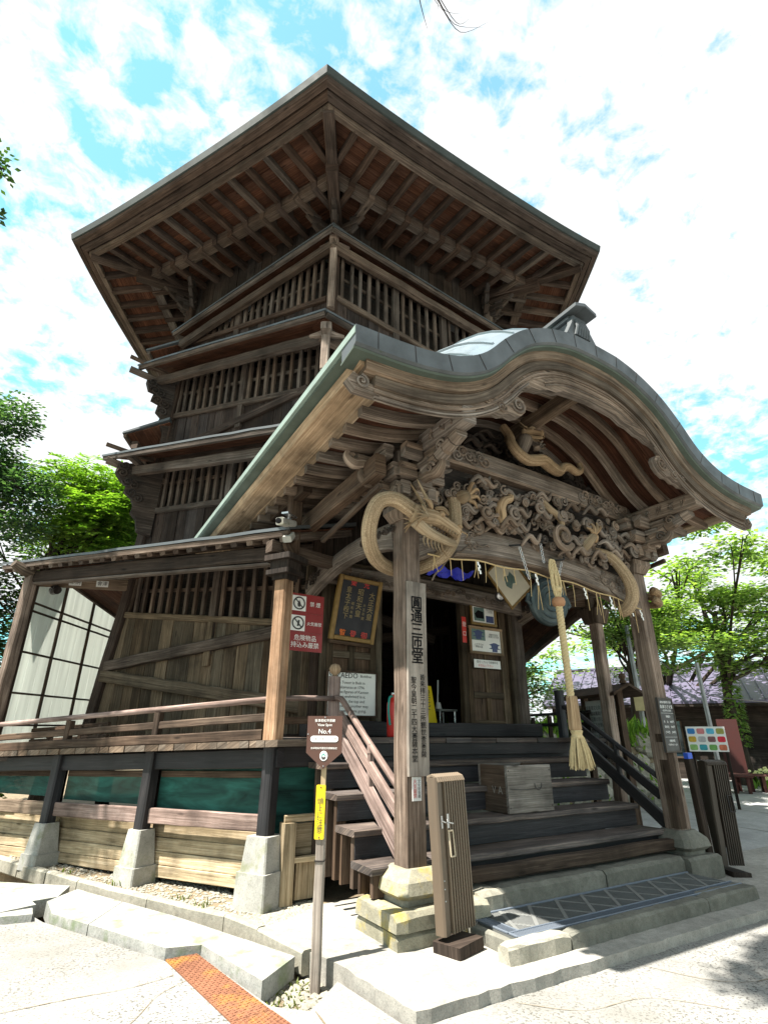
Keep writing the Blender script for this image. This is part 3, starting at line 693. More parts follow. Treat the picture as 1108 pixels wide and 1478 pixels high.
# eave end pieces and carved corbels on the far left corner
def lc(r, z, y=0): return V((HC.x-r, HC.y+y, z))
for pts in ([(3.30, 7.55), (3.70, 7.55), (3.96, 7.50), (3.90, 7.34), (3.80, 7.32), (3.83, 7.16), (3.70, 7.12), (3.72, 6.95), (3.62, 6.86), (3.66, 6.70), (3.55, 6.60), (3.52, 6.36), (3.34, 6.30)],
            [(3.40, 5.85), (3.80, 5.84), (4.12, 5.76), (4.14, 5.62), (4.04, 5.48), (3.94, 5.44), (3.96, 5.30), (3.84, 5.22), (3.78, 5.10), (3.80, 4.96), (3.70, 4.86), (3.66, 4.66), (3.44, 4.60)]):
    m = MB(); m.prism(pts, (HC.x, HC.y-.07, 0), (-1, 0, 0), UP, (0, -1, 0), -.14)
    for i, (r, z) in enumerate(pts[2:8]): m.swirl((HC.x-r+.11, HC.y-.075, z-.02), (-1, 0, 0), UP, .09, .018, 1.5, 1 if i % 2 else -1, ez=V((0, -1, 0)))
    m.build('carved_corbel', W_CARVD, PG)
m = MB(); m.bar(lc(4.30, 7.82, -.15), lc(3.5, 7.74, -.05), .06, .06, c=.008); m.bar(lc(4.26, 7.66), lc(3.2, 7.50), .10, .10, c=.012); m.build('eave_bracket_arm', W_TOW, PG)
m = MB(); m.bar(lc(4.36, 6.01, -.15), lc(3.6, 5.96, -.05), .06, .06, c=.008); m.bar(lc(4.30, 5.80), lc(3.35, 5.62), .10, .11, c=.012); m.bar(lc(4.0, 5.83, -.3), lc(3.5, 5.75, .2), .09, .1, c=.01); m.build('eave_bracket_arm', W_TOW, PG)

# ---- lower front wall with the doorway
FY = 2.245
def panel_door(x0, x1, name):
    m = MB(); y = FY-.06; z0, z1 = 1.70, 3.52
    zr = [z0+.05, z0+.42, z0+.82, z1-.55, z1-.05]
    for x in (x0+.045, (x0+x1)/2, x1-.045): m.bar((x, y, z0), (x, y, z1), .085, .05, up=Y, c=.006)
    for z in zr: m.bar((x0+.09, y-.002, z), (x1-.09, y-.002, z), .048, .085, c=.006)
    d = m.build(name, W_WALL, PG)
    m = MB(); m.box(x0+.06, x1-.06, y+.008, y+.02, z0+.02, z1-.02, .002); m.build('door_panel', W_BROWN, d)
    return d
panel_door(.28, .99, 'door'); panel_door(2.50, 3.24, 'door')
planks(FF, -.02, .27, lambda a: 1.5, lambda a: 3.6, W_WALL, 'wall', w=.12, D=WD+.03)
planks(FF, 3.26, 3.45, lambda a: 1.5, lambda a: 3.6, W_WALL, 'wall', w=.1, D=WD+.0)
m = MB()
for x in (.235, 1.03, 2.455, 3.40): m.bar((x, FY-.04, 1.57), (x, FY-.04, 3.6), .09, .10, up=Y, c=.01)
m.bar((.12, FY-.05, 3.62), (3.6, FY-.05, 3.62), .14, .20, c=.015)
m.build('door_frame', W_WALL, PG)
m = MB(); m.bar((.1, FY-.14, 3.50), (3.55, FY-.14, 3.44), .12, .24, c=.02, sag=.05)
for i in range(34):
    x = .3+i*.095; m.swirl((x, FY-.205, 3.50+random.uniform(-.05, .05)), X, UP, .045, .010, 1.5, random.choice((-1, 1)), random.uniform(0, 6), ez=V((0, -1, 0)))
m.build('carved_lintel', W_CARVE, PG)
m = MB(); m.box(.0, 3.7, 2.0, 2.2, 1.575, 1.745, .012); m.build('door_sill', W_BLACK, PG)
# dark inside: floor, back wall, ramp rails
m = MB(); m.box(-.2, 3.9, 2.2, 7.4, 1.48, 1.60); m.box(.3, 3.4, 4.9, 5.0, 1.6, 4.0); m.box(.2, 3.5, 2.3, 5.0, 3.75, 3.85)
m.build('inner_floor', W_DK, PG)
m = MB()
for x in (1.35, 2.1): m.bar((x, 3.2, 1.6), (x, 3.2, 3.7), .12, .12, up=Y)
m.bar((1.35, 3.2, 2.9), (3.3, 3.6, 3.3), .1, .14); m.bar((.9, 3.1, 3.4), (2.6, 3.1, 3.0), .1, .14)
m.build('inner_frame', W_DK, PG)
# ---- floor and deck
m = MB(); x = -.70
while x < 4.35:
    ww = random.uniform(.26, .40); m.box(x, min(x+ww-.005, 4.38), 1.36+random.uniform(-.008, .008), 2.0, 1.515, 1.568+random.uniform(-.003, .003), .008); x += ww
m.build('porch_floor', W_TREAD, PG)
m = MB(); m.box(-.62, 4.3, 1.42, 1.46, 1.30, 1.513); m.build('floor_fascia', W_BLACK, PG)
zd = lin(-2.1, 1.50, 2.5, 1.325)
m = MB(); a = -2.30
while a < 4.8:
    ww = random.uniform(.09, .20); b = a+ww
    m.loft([[LF(a, zd(a)+.045, D), LF(b-.004, zd(b)+.045, D), LF(b-.004, zd(b)-.015, D), LF(a, zd(a)-.015, D)] for D in (4.24+random.uniform(-.012, .012), 2.9)]); a = b
m.build('gallery_deck', W_GREY, PG)
rail(LF, -2.03, zd(-2.03)+.095, 4.7, zd(4.7)+.095, .07, .10, 4.13, W_BROWN, 'deck_kerb', .01)
rail(LF, -2.2, zd(-2.2)-.11, 4.7, zd(4.7)-.11, .10, .17, 4.06, W_BLACK, 'deck_beam', .01)
m = MB()
for i in range(9):
    a = -2.0+i*.75; m.bar(LF(a, zd(a)-.10, 4.0), LF(a, zd(a)-.10, 2.5), .10, .14)
m.build('deck_joists', W_DK, PG)
bl = thing('balustrade', None, None, LF(0, 1.5, 4.09))
bl.parent = PG; bl.location = WL[bl]-WL[PG]
def brail(a0, z0, a1, z1, r, D, mat, name='handrail', rnd=True):
    m = MB()
    if rnd: m.tube([LF(a0, z0, D), LF((a0+a1)/2, (z0+z1)/2+.004, D), LF(a1, z1, D)], r, 10); return m.build(name, mat, bl, smooth=True)
    m.bar(LF(a0, z0, D), LF(a1, z1, D), r, r*1.5, c=.008); return m.build(name, mat, bl)
fr = lin(-2.05, 1.915, 2.58, 1.70)
brail(-2.03, fr(-2.03), 4.7, fr(4.7), .030, 4.09, W_PINK)
brail(-2.03, fr(-2.03)-.165, 4.7, fr(4.7)-.165, .05, 4.09, W_BROWN, 'lower_rail', False)
for i, a in enumerate((-.50, 1.05, 3.9)):
    m = MB(); m.bar(LF(a, zd(a)+.05, 4.09), LF(a, fr(a)-.03, 4.09), .085, .075, up=NL, c=.008); m.build('baluster', W_BROWN, bl)
m = MB()
for a in (2.45, 1.75, 1.35): m.bar(LF(a, zd(a)+.05, 3.45), LF(a, fr(a)-.05, 3.45), .07, .07, up=NL, c=.008)
m.bar(LF(1.2, fr(1.2)-.05, 3.45), LF(2.9, fr(2.9)-.05, 3.45), .05, .05); m.bar(LF(1.2, fr(1.2)-.2, 3.45), LF(2.9, fr(2.9)-.2, 3.45), .05, .05)
m.build('inner_rail', W_BROWN, bl)
# gallery pillars and their dark lower posts
def gpost(a, z0, z1, w_, mat, name): m = MB(); m.bar(LF(a, z0, 4.09), LF(a, z1, 4.09), w_, w_, up=NL, c=.016, wob=.004); return m.build(name, mat, PG)
gpost(-2.11, zd(-2.11)+.04, 3.10, .150, W_PILLAR, 'gallery_pillar')
gpost(2.76, zd(2.76)+.04, 3.86, .150, W_POST, 'gallery_pillar')
for a in (-2.11, -.50, 1.09, 2.70): gpost(a, .63 if a > -1 else .75, zd(a)-.02, .13, W_BLACK, 'deck_post')
m = MB()
P0 = LF(-2.11, 3.10, 4.09)
for w_, z0, z1 in ((.20, 0, .05), (.30, .05, .10), (.24, .10, .20), (.34, .20, .26)): m.bar(P0+UP*z0, P0+UP*z1, w_, w_, up=NL, c=.012)
m.build('pillar_capital', W_DK, PG)
P0 = LF(2.76, 3.84, 4.09); m = MB(); m.tube([P0, P0+NL*.15+UP*.02, P0+NL*.3+UP*.08], [.10, .09, .06], 8); m.build('pillar_capital', W_GREY, PG)
# mid rails, green nets, skirting boards
for a0, a1 in ((-2.03, -.57), (-.43, 1.02), (1.16, 2.63), (2.77, 4.4)):
    rail(LF, a0, .85-.02*(a0+2), a1, .85-.02*(a1+2), .05, .14, 4.07, W_PINK if a0 < 0 else W_GREY, 'mid_rail', .008)
    m = MB(); m.face([LF(a0-.03, .90, 3.98), LF(a1+.03, .88, 3.98), LF(a1+.03, zd(a1)-.2, 3.98), LF(a0-.03, zd(a0)-.2, 3.98)], [(0, 0), ((a1-a0)*1, 0), ((a1-a0)*1, .45), (0, .45)]); m.build('green_net', NET, PG)
    m = MB(); m.bar(LF(a0, 1.245-.03*(a0+2), 3.99), LF(a1, 1.245-.03*(a1+2), 3.99), .03, .06); m.bar(LF(a0+.03, .9, 3.99), LF(a0+.03, 1.28, 3.99), .05, .04, up=NL); m.build('net_frame', W_BROWN, PG)
    m = MB()
    for i, (z, h) in enumerate(((.70, .118), (.58, .118), (.46, .118), (.35, .10))): m.bar(LF(a0-.06, z-.018*(a0+2), 3.93+.012*i), LF(a1+.06, z-.018*(a1+2), 3.93+.006*i), .03, h, c=.005, wob=.004)
    m.build('skirting_boards', W_SKIRT, PG)
    m = MB(); m.box(0, 0.001, 0, .001, 0, .001)
m = MB(); m.loft([[V((HC.x+math.cos(R(60*k+30))*r, HC.y+math.sin(R(60*k+30))*r, z)) for k in range(6)] for r, z in ((2.7, .2), (2.7, .75), (2.6, 1.45))]); m.build('stone_footing', STONED, PG)
for a in (-1.9, -1.0, .3, 1.4, 2.4): m = MB(); m.bar(LF(a, .2, 3.2), LF(a, zd(a)-.15, 3.2), .13, .13, up=NL); m.build('inner_post', W_DK, PG)
# front corner under the deck: planks, boxes of board beside the stair
m = MB()
m.box(-.48, -.18, 1.30, 1.33, .58, .84); m.box(-.50, -.16, 1.22, 1.26, .86, .92); m.box(-.52, -.40, 1.18, 1.30, .24, .86); m.box(-.36, -.08, 1.24, 1.28, .26, .56); m.box(-.50, -.05, 1.19, 1.25, .545, .59)
m.build('stair_side_boards', W_SKIRT, PG)
m = MB(); m.face([(-.50, 1.5, .25), (.0, 1.5, .25), (.0, 1.5, 1.5), (-.50, 1.5, 1.5)], [(0, 0), (.6, 0), (.6, 1), (0, 1)]); m.build('green_net', NET, PG)
m = MB(); m.box(-.58, .1, 1.9, 1.95, .2, 1.45); m.build('inner_boards', W_DK, PG)
# translucent screen closing the corridor
scr = thing('sliding_screen', None, None, LF(2.7, 1.35, 3.5)); scr.parent = PG; scr.location = WL[scr]-WL[PG]
A0 = LF(2.76, 0, 4.05); SD = V((.5, .8660254, 0)); A1 = A0+SD*3.0; SNN = V((.8660254, -.5, 0))
def sp(t, z): return A0.lerp(A1, t)+UP*z
m = MB()
for t0, t1 in ((.03, .30), (.305, .62), (.625, .98)):
    for i in range(3):
        u0, u1 = t0+(t1-t0)*i/3, t0+(t1-t0)*(i+1)/3; z1_ = 3.95
        m.loft([[sp(u0+.0015, 1.30), sp(u1-.0015, 1.30), sp(u1-.0015, 1.30)-SNN*.006, sp(u0+.0015, 1.30)-SNN*.006], [sp(u0+.0015, z1_), sp(u1-.0015, z1_), sp(u1-.0015, z1_)-SNN*.006, sp(u0+.0015, z1_)-SNN*.006]])
m.build('translucent_sheet', PANEL, scr)
m = MB()
for t in (.03, .30, .62, .98): m.bar(sp(t, 1.30)+SNN*.02, sp(t, 3.98)+SNN*.02, .05, .035, up=SNN, c=.004)
for z in (1.70, 2.13, 2.70, 3.30, 3.42): m.bar(sp(.03, z)+SNN*.018, sp(.98, z+.03)+SNN*.018, .03, .028, c=.003)
m.bar(sp(.0, 3.98)+SNN*.03, sp(1, 4.05)+SNN*.03, .06, .10, c=.004)
m.build('screen_frame', W_BROWN, scr)
H0, H1 = LF(2.72, 3.74, 3.98), LF(1.96, 3.80, 2.99); hdv = (H1-H0).normalized(); hnv = V((hdv.y, -hdv.x, 0)).normalized(); hnv = hnv if hnv.y < 0 else -hnv
m = MB(); m.bar(H0, H1, .04, .17, c=.006); m.bar(H0+UP*.12, H1+UP*.12, .06, .05, c=.006); tb = m.build('screen_header', W_GREY, scr)
for t_, s_ in ((.38, '奉納'), (.68, '會津')):
    m = MB(); p = H0.lerp(H1, t_)+hnv*.024; m.bar(p-hdv*.085, p+hdv*.085, .004, .095, c=.001); pl_ = m.build('paper_slip', PAPER, scr)
    text('lettering', s_, p+hnv*.004, hdv if hdv.x > 0 else -hdv, UP, .075, CHAR, pl_)
P2 = lambda a, z, D: SP(2, a, D, z)
pent(P2, -2.6, 3.5, 2.30, 3.98, 4.22, .06, False, nraf=0, edge=COPPER)
m = MB(); a = 2.4
while a > -1.6: m.bar(P2(a, 1.29, 2.95), P2(a, 1.29, 4.2), .13, .05); a -= .135
m.build('gallery_deck', W_TREAD, PG)

# ------------------------------------------------------------------ the entrance porch
PC = 1.845
_d = [0, .2, .4, .75, 1.1, 1.37, 1.6, 1.75, 1.95, 2.2, 2.5, 3.0]
_z = [5.575, 5.57, 5.555, 5.46, 5.285, 5.06, 4.82, 4.705, 4.605, 4.535, 4.495, 4.475]
def prz(d):
    d = abs(d); n = len(_d)
    for i in range(1, n):
        if d <= _d[i] or i == n-1:
            h = _d[i]-_d[i-1]; t = (d-_d[i-1])/h
            sl = lambda j: 0 if j == 0 else ((_z[min(j+1, n-1)]-_z[j-1])/(_d[min(j+1, n-1)]-_d[j-1]))
            m0, m1 = sl(i-1)*h, sl(i)*h
            return (2*t**3-3*t*t+1)*_z[i-1]+(t**3-2*t*t+t)*m0+(-2*t**3+3*t*t)*_z[i]+(t**3-t*t)*m1
def pr(x, off=0., y=-1.08):          # point of the roof profile, moved inwards along its normal
    d = x-PC; e = .01; s = (prz(d+e)-prz(d-e))/(2*e); l = math.hypot(1, s)
    return V((x+s/l*off, y, prz(d)-off/l-.042*(y+1.08)))
XS = [PC+2.98*(i/60-1) for i in range(121)]
def psweep(sec, x0=-9, x1=9, step=1):
    m = MB(); xs = [x for x in XS if x0 <= x <= x1][::step]
    m.loft([[pr(x, o, y) for y, o in sec] for x in xs]); return m
def swell(x, y): 
    d = abs(x-PC); return .46*(1-math.exp(-max(0, y+1.04)/.42))*(1 if d < 1.7 else max(0, 1-((d-1.7)/1.25)**1.6))
def ptop(x, y, e=0.): return pr(x, -swell(x, y)-e, y)
ys = [-1.04, -1.0, -.92, -.8, -.65, -.45, -.2, .2, .8, 1.6, 2.4]
m = MB(); xs_ = [x for x in XS if .10 <= x <= 3.6]
m.loft([[ptop(x, y) for y in ys]+[pr(x, .03, 2.4), pr(x, .03, -1.04)] for x in xs_])
PR = m.build('porch_roof', COPROOF, PG, smooth=False)
m = MB()
for s_ in (1, -1):
    xs = [x for x in XS if (x <= .13 if s_ > 0 else x >= 3.56)]; rows = []
    for x in xs:
        ye = min(4.35, 2.35+max(0, (.145-x) if s_ > 0 else x-3.545)*1.732); ts = [(y+1.04)/3.44 for y in ys]
        rows.append([ptop(x, -1.04+(ye+1.04)*t) for t in ts]+[pr(x, .03, ye), pr(x, .03, -1.04)])
    m.loft(rows)
m.build('side_roof', COPROOF, PR)
for i in range(1, 20):
    x = PC-2.85+i*.285
    m = MB(); m.loft([[ptop(x-.011, y), ptop(x-.008, y, .022), ptop(x+.008, y, .022), ptop(x+.011, y)] for y in ys[1:-1]]); m.build('roof_seam', COPROOF, PR)
psweep([(-1.095, -.012), (-1.088, .145), (-1.065, .16), (-.86, .185), (-.86, .05), (-1.0, -.012)]).build('roof_edge_band', COPPER, PR)
psweep([(-1.06, .162), (-1.05, .178), (-.84, .205), (-.84, .187)]).build('band_lip', PATIND, PR)
for x in XS[4::7]:
    m = MB(); m.loft([[pr(x-.003, o, y), pr(x+.003, o, y), pr(x+.003, o, y+.02), pr(x-.003, o, y+.02)] for y, o in ((-1.0985, -.012), (-1.0915, .142))]); m.build('band_joint', IRON, PR)
# side eaves: green copper edge, soffit lath
for s in (-1, 1):
    xe = PC+s*2.985; m = MB(); rows = []
    for y in [-1.09+i*(5.3/20) for i in range(21)]:
        z = 4.478-.042*(y+1.08); rows.append([V((xe, y, z)), V((xe+s*.0, y, z-.068)), V((xe-s*.03, y, z-.075)), V((xe-s*.03, y, z+.005))])
    m.loft(rows); m.build('side_eave_edge', PATINA, PR)
    m = MB(); rows = []
    for y in [-1.085+i*(5.28/20) for i in range(21)]:
        z = 4.478-.042*(y+1.08); rows.append([V((xe-s*.031, y, z-.02)), V((xe-s*.031, y, z-.095)), V((xe-s*.24, y, z-.15)), V((xe-s*.24, y, z-.02))])
    m.loft(rows); m.build('side_eave_soffit', PATIND, PR)
    m = MB(); rows = []
    for y in [-.96+i*(5.1/20) for i in range(21)]:
        z = 4.478-.042*(y+1.08); rows.append([V((xe-s*.10, y, z-.145)), V((xe-s*.13, y, z-.22)), V((xe-s*.36, y, z-.25)), V((xe-s*.36, y, z-.14))])
    m.loft(rows); m.build('side_eave_board', W_PALE, PR)
    m = MB(); m.bar((xe-s*.40, -.88, 4.478-.205), (xe-s*.40, 4.1, 4.478-.205-.21), .10, .12, c=.01); m.build('side_eave_lath', W_PALE, PR)
# board layers under the metal edge
psweep([(-1.0, .180), (-.985, .265), (-.80, .29), (-.80, .188)], -1.0, 4.7).build('eave_board', W_GREY, PR)
psweep([(-.955, .277), (-.945, .36), (-.82, .37), (-.82, .29)], -.92, 4.62).build('eave_board', W_GREY, PR)
# bargeboard with curled cloud ends
half = [(-1.05, 4.20), (-1.10, 4.12), (-1.03, 4.05), (-.85, 4.055), (-.46, 4.11), (-.15, 4.18), (.10, 4.26), (.27, 4.32), (.36, 4.31), (.42, 4.335), (.50, 4.33), (.58, 4.37), (.66, 4.36), (.75, 4.40), (.81, 4.46), (.83, 4.53), (.79, 4.59), (.72, 4.61), (.66, 4.58),
        (.64, 4.64), (.68, 4.71), (.78, 4.75), (.88, 4.76), (.95, 4.80), (1.06, 4.81), (1.18, 4.86), (1.30, 4.87), (1.42, 4.93), (1.62, 4.95), (PC, 4.965)]
low = half+[(2*PC-x, z) for x, z in half[-2::-1]]
top = [(pr(x, .345).x, pr(x, .345).z) for x in XS if -.98 <= x <= 2*PC+.98][::-1]
m = MB(); m.prism(low+top, (0, -.83, 0), X, UP, (0, -1, 0), .085); BB = m.build('bargeboard', W_CARVE, PR)
m = MB()
for o, x0, r in ((.40, -.9, .016), (.435, -.85, .010), (.50, .9, .012), (.53, .9, .010)):
    m.tube([pr(x, o, -.917) for x in XS if x0 <= x <= 2*PC-x0], r, 5)
for o, x0, x1, r in ((.46, -.9, .62, .013), (.485, -.9, .5, .009)):
    for s in (1, -1): m.tube([V((PC+s*(p.x-PC), -.917, p.z)) for p in (pr(x, o) for x in XS if x0 <= x <= x1)], r, 5)
for s in (1, -1):
    m.swirl((PC+s*(.72-PC), -.920, 4.50), (s, 0, 0), UP, .085, .014, 1.7, 1, R(200), ez=V((0, -1, 0)))
    m.swirl((PC+s*(.50-PC), -.920, 4.42), (s, 0, 0), UP, .06, .012, 1.5, -1, 0, ez=V((0, -1, 0)))
    m.swirl((PC+s*(.33-PC), -.920, 4.42), (s, 0, 0), UP, .05, .011, 1.5, 1, 0, ez=V((0, -1, 0)))
    m.swirl((PC+s*(-.98-PC), -.920, 4.13), (s, 0, 0), UP, .065, .012, 1.6, -1, R(90), ez=V((0, -1, 0)))
m.build('carved_lines', W_CARVE, BB)
# soffit and curved rafters
m = MB(); xs = [PC+2.72*(i/28-1) for i in range(57)]
y = -.82
while y < 2.2:
    m.loft([[pr(x, o, yy) for yy, o in ((y, .235), (y+.17, .235), (y+.17, .215), (y, .215))] for x in xs]); y += .176
while y < 4.1:
    for s in (1, -1): m.loft([[V((PC+s*(PC-p.x), p.y, p.z)) for p in (pr(x, o, yy) for yy, o in ((y, .235), (y+.17, .235), (y+.17, .215), (y, .215)))] for x in xs if x < .14-(y-2.2)/1.732])
    y += .176
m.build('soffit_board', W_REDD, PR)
y = -.50
while y < 4.0:
    xin = 9 if y < 2.15 else .10-(y-2.2)/1.732
    for s in ((1, -1) if xin < 9 else (1,)):
        xx = [x for x in xs if x > -.80 and x < min(xin, 2*PC+.80)]
        if len(xx) < 3: continue
        m = MB(); j = random.uniform(-.006, .006)
        m.loft([[V((PC+s*(p.x-PC), p.y, p.z)) for p in (pr(x, o, yy) for yy, o in ((y-.038, .24), (y-.038, .335+j), (y-.030, .343+j), (y+.030, .343+j), (y+.038, .335+j), (y+.038, .24)))] for x in xx])
        m.build('porch_rafter', W_CARVE, PR)
    y += .285
m = MB(); m.bar((PC, -.80, 5.16), (PC, 2.2, 5.03), .15, .17, c=.015); m.build('ridge_purlin', W_GREY, PR)
# ridge with its end piece
m = MB(); m.bar((PC, -.85, 5.93), (PC, 2.2, 5.93), .20, .26, c=.03); m.bar((PC, -.90, 6.08), (PC, 2.2, 6.08), .26, .04, c=.01)
m.build('ridge', COPPER, PR)
m = MB(); q_ = .74
m.prism([(x*q_, z*q_) for x, z in [(-.34, -.22), (-.27, -.10), (-.19, .04), (-.15, .20), (.15, .20), (.19, .04), (.27, -.10), (.34, -.22)]], (PC, -.88, 5.93), X, UP, (0, -1, 0), .07)
m.prism([(x*q_, z*q_) for x, z in [(-.24, .0), (0, .09), (.24, .0), (.24, .06), (0, .15), (-.24, .06)]], (PC, -1.06, 6.10), X, UP, (0, 1, 0), .5)
for i in range(6): m.tube([(PC-.11+i*.044, -.955, 5.79), (PC-.09+i*.036, -.98, 5.90), (PC-.075+i*.03, -.955, 6.01)], .018, 7)
m.build('ridge_end', COPPER, PR)

# porch posts, seats of the roof
PX = (.095, 3.595)
for i, x in enumerate(PX):
    m = MB(); m.bar((x, .095, .665), (x, .095, 3.56), .19, .19, up=Y, c=.012); p_ = m.build('porch_post', W_POST, PG)
    if i: 
        m = MB(); m.box(x-.098, x+.02, -.004, .12, .68, 1.62, .01); m.build('repair_piece', W_BROWN, p_)
for x, s in ((PX[0], 1), (PX[1], -1)):     # purlins running front to back, carved on the cheek
    m = MB(); m.bar((x, -.92, 4.20), (x, 2.2, 4.20), .15, .19, c=.012);
    o = m.build('eave_purlin', W_CARVE, PG)
    m = MB()
    for i in range(7):
        yy = -.78+i*.16
        for k in range(5): m.bar((x-.079, yy+random.uniform(-.04, .04), 4.20+random.uniform(-.06, .06)), (x-.079, yy+random.uniform(-.04, .04), 4.20+random.uniform(-.06, .06)), .016, .012, c=.002) 
        if s < 0:
            for k in range(4): m.bar((x-.079, yy+random.uniform(-.05, .05), 4.20+random.uniform(-.06, .06)), (x-.079, yy+random.uniform(-.04, .04), 4.20+random.uniform(-.06, .06)), .016, .012, c=.002)
    m.build('carved_relief', W_CARVE, o)
    m = MB()
    for k in range(5): m.tube([(x, -.80+.11*k, 4.10-.035*k-.02), (x, -.70+.11*k, 4.085-.035*k-.03)], [.07, .075], 8)
    m.build('carved_bracket_end', W_CARVE, PG)
    xo = x-s*.44                          # outer purlin
    m = MB(); m.bar((xo, -.15, 3.92), (xo, 1.7, 3.84), .12, .22, c=.012); m.build('outer_purlin', W_BROWN, PG)
    m = MB()
    for k in range(9): m.bar((xo+s*.02, .05+k*.19, 4.03), (x, .05+k*.19, 4.10), .12, .025, c=.004)
    m.build('eave_ceiling_boards', W_GREY, PG)
    m = MB(); m.prism([(-.62, 4.30), (-.60, 4.18), (-.45, 4.07), (-.2, 4.0), (.0, 3.98), (.0, 4.30)], (x, .15, 0), (s, 0, 0), UP, Y, .09); m.build('carved_wing_board', W_CARVE, PG)
    m = MB(); m.bar((xo+s*.02, 1.1, 3.55), (xo+s*.02, -.12, 3.72), .05, .05, c=.006); m.build('iron_rod', W_BROWN, PG)
    # bracket cluster
    m = MB(); c = V((x, .095, 0))
    m.bar(c+UP*3.50, c+UP*3.60, .24, .24, up=Y, w2=.34, h2=.34, c=.02); m.bar(c+UP*3.60, c+UP*3.66, .34, .34, up=Y, c=.015)
    for t in range(3):
        z = 3.72+t*.165; rr = .26+.155*t
        for d in (X, -X, Y, -Y):
            if d == Y and t > 1: continue
            l = rr if d != s*X else rr*.8
            m.bar(c+UP*z, c+d*l+UP*z, .095, .10, c=.012)
            tip = c+d*l+UP*z
            if t < 2:
                m.bar(tip-d*.09+UP*.085, tip+d*.07+UP*.085, .17, .065, c=.015)
                m.bar(tip-d*.075+UP*.05, tip+d*.05+UP*.05, .13, .03, c=.012)
            q = d.cross(UP)
            for e in (-1, 1):
                b = c+d*(l*.62)+q*e*.16+UP*(z+.01); m.bar(b-q*.10, b+q*.10, .085, .085, c=.012); m.bar(b-q*.09+UP*.07, b+q*.09+UP*.07, .12, .06, c=.014)
        for e in (-1, 1):
            for g in (-1, 1):
                b = c+V((e*.17, g*.17, z+.03)); m.bar(b-UP*.06, b+UP*.06, .13, .13, up=Y, c=.02)
    m.build('bracket_set', W_CARVE, PG)
    m = MB()      # carved nosings at the front and the outer side, thick scrolls
    for d, l in ((V((0, -1, 0)), .78), (V((-s, 0, 0)), .62)):
        for t, z in ((0, 3.86), (1, 4.02)):
            b = c+d*(l*.55+.16*t)+UP*z
            pts = [b-d*.2, b, b+d*.10-UP*.02, b+d*.17+UP*.03, b+d*.16+UP*.09]
            m.tube(cm(pts, 4), [.06]*9+[.055, .05, .045, .04, .035, .03, .03, .03][:len(cm(pts, 4))-9], 8)
            m.swirl(b+d*.07+UP*.02+d.cross(UP)*.06, d, UP, .06, .014, 1.4, 1, ez=d.cross(UP))
    m.build('carved_nosing', W_CARVE, PG, smooth=True)
# cross beams of the front
def arch_beam(y0, y1, x0, x1, zt, zb, ta, ba, name, mat, skew=0.):
    m = MB(); rs = []
    for i in range(25):
        t = i/24; x = x0+(x1-x0)*t; k = 4*t*(1-t); sk = skew*(x-PC); e = min(1, min(t, 1-t)*9); 
        a, b = zt+ta*k+sk, zb+ba*(k**.7)+sk
        rs.append([V((x, y0, b+.03)), V((x, y0+.012, b)), V((x, y1-.012, b)), V((x, y1, b+.03)), V((x, y1, a-.03)), V((x, y1-.02, a)), V((x, y0+.02, a)), V((x, y0-.012, (a+b)/2+.02))])
    m.loft(rs); return m.build(name, mat, PG, smooth=False)
B1 = arch_beam(.01, .17, .18, 3.51, 3.44, 3.03, .14, .26, 'front_tie_beam', W_CARVE, -.05)
B2 = arch_beam(-.03, .13, .10, 3.60, 4.46, 4.20, .04, .05, 'front_upper_beam', W_CARVE, -.03)
ez = V((0, -1, 0))
for s in (1, -1):
    m = MB()
    for i in range(11):
        x = PC+s*(.78+i*.08); m.swirl((x, -.040, 4.36+.035*math.sin(i*2.1)-.03*(x-PC)), (s, 0, 0), UP, .07, .014, 1.5, 1 if i % 2 else -1, R(40*i), ez=ez)
    m.build('carved_scrolls', W_CARVE, B2)
for s in (1, -1):
    m = MB()
    for i in range(24):
        x = PC+s*(.95+random.random()*.65); m.swirl((x, .0, 3.42-.05*(x-PC)-.10*(abs(x-PC)-.95)+random.uniform(-.09, .08)), (s, 0, 0), UP, .042, .010, 1.3, random.choice((1, -1)), random.uniform(0, 6), ez=ez)
    m.tube([(PC+s*(.78+.03*i), -.002, 3.37-.05*s*(.78+.03*i)-.002*i*i*.4+.012*math.sin(i*1.4)) for i in range(26)], .009, 5)
    m.build('carved_scrolls', W_CARVE, B1)
# frieze of clouds between the beams, dark clouds in the gable above
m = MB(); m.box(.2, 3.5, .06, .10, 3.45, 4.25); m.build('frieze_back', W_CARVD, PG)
def clouds(n, x0, x1, zlo, zhi, y, rmin, rmax, th, name, mat):
    m = MB()
    for i in range(n):
        x = x0+(x1-x0)*(i+random.random())/n; z = random.uniform(zlo(x), zhi(x)); r = random.uniform(rmin, rmax)
        m.swirl((x, y-random.uniform(0, .10), z), X, UP, r, th*random.uniform(.7, 1.2), random.uniform(1.2, 1.9), random.choice((1, -1)), random.uniform(0, 6), ez=ez)
    for i in range(n//3):
        x = x0+(x1-x0)*random.random(); z = random.uniform(zlo(x), zhi(x)); yy = y-random.uniform(.03, .12); a = random.uniform(-.5, .5)
        pts = [(x-.16, yy, z-.05+a*.1), (x-.06, yy-.03, z+.03), (x+.05, yy-.02, z-.03), (x+.15, yy, z+.05-a*.1)]
        m.tube(cm(pts, 4), [.012+.02*math.sin(math.pi*k/12) for k in range(13)], 7)
    return m.build(name, mat, PG, smooth=True)
clouds(95, .30, 3.42, lambda x: 3.53-.05*(x-PC), lambda x: 4.18, .03, .045, .085, .020, 'carved_cloud_frieze', W_CARVE)
clouds(50, .30, 3.42, lambda x: 3.55-.05*(x-PC), lambda x: 4.14, -.03, .035, .07, .016, 'carved_cloud_frieze', W_CARVE)
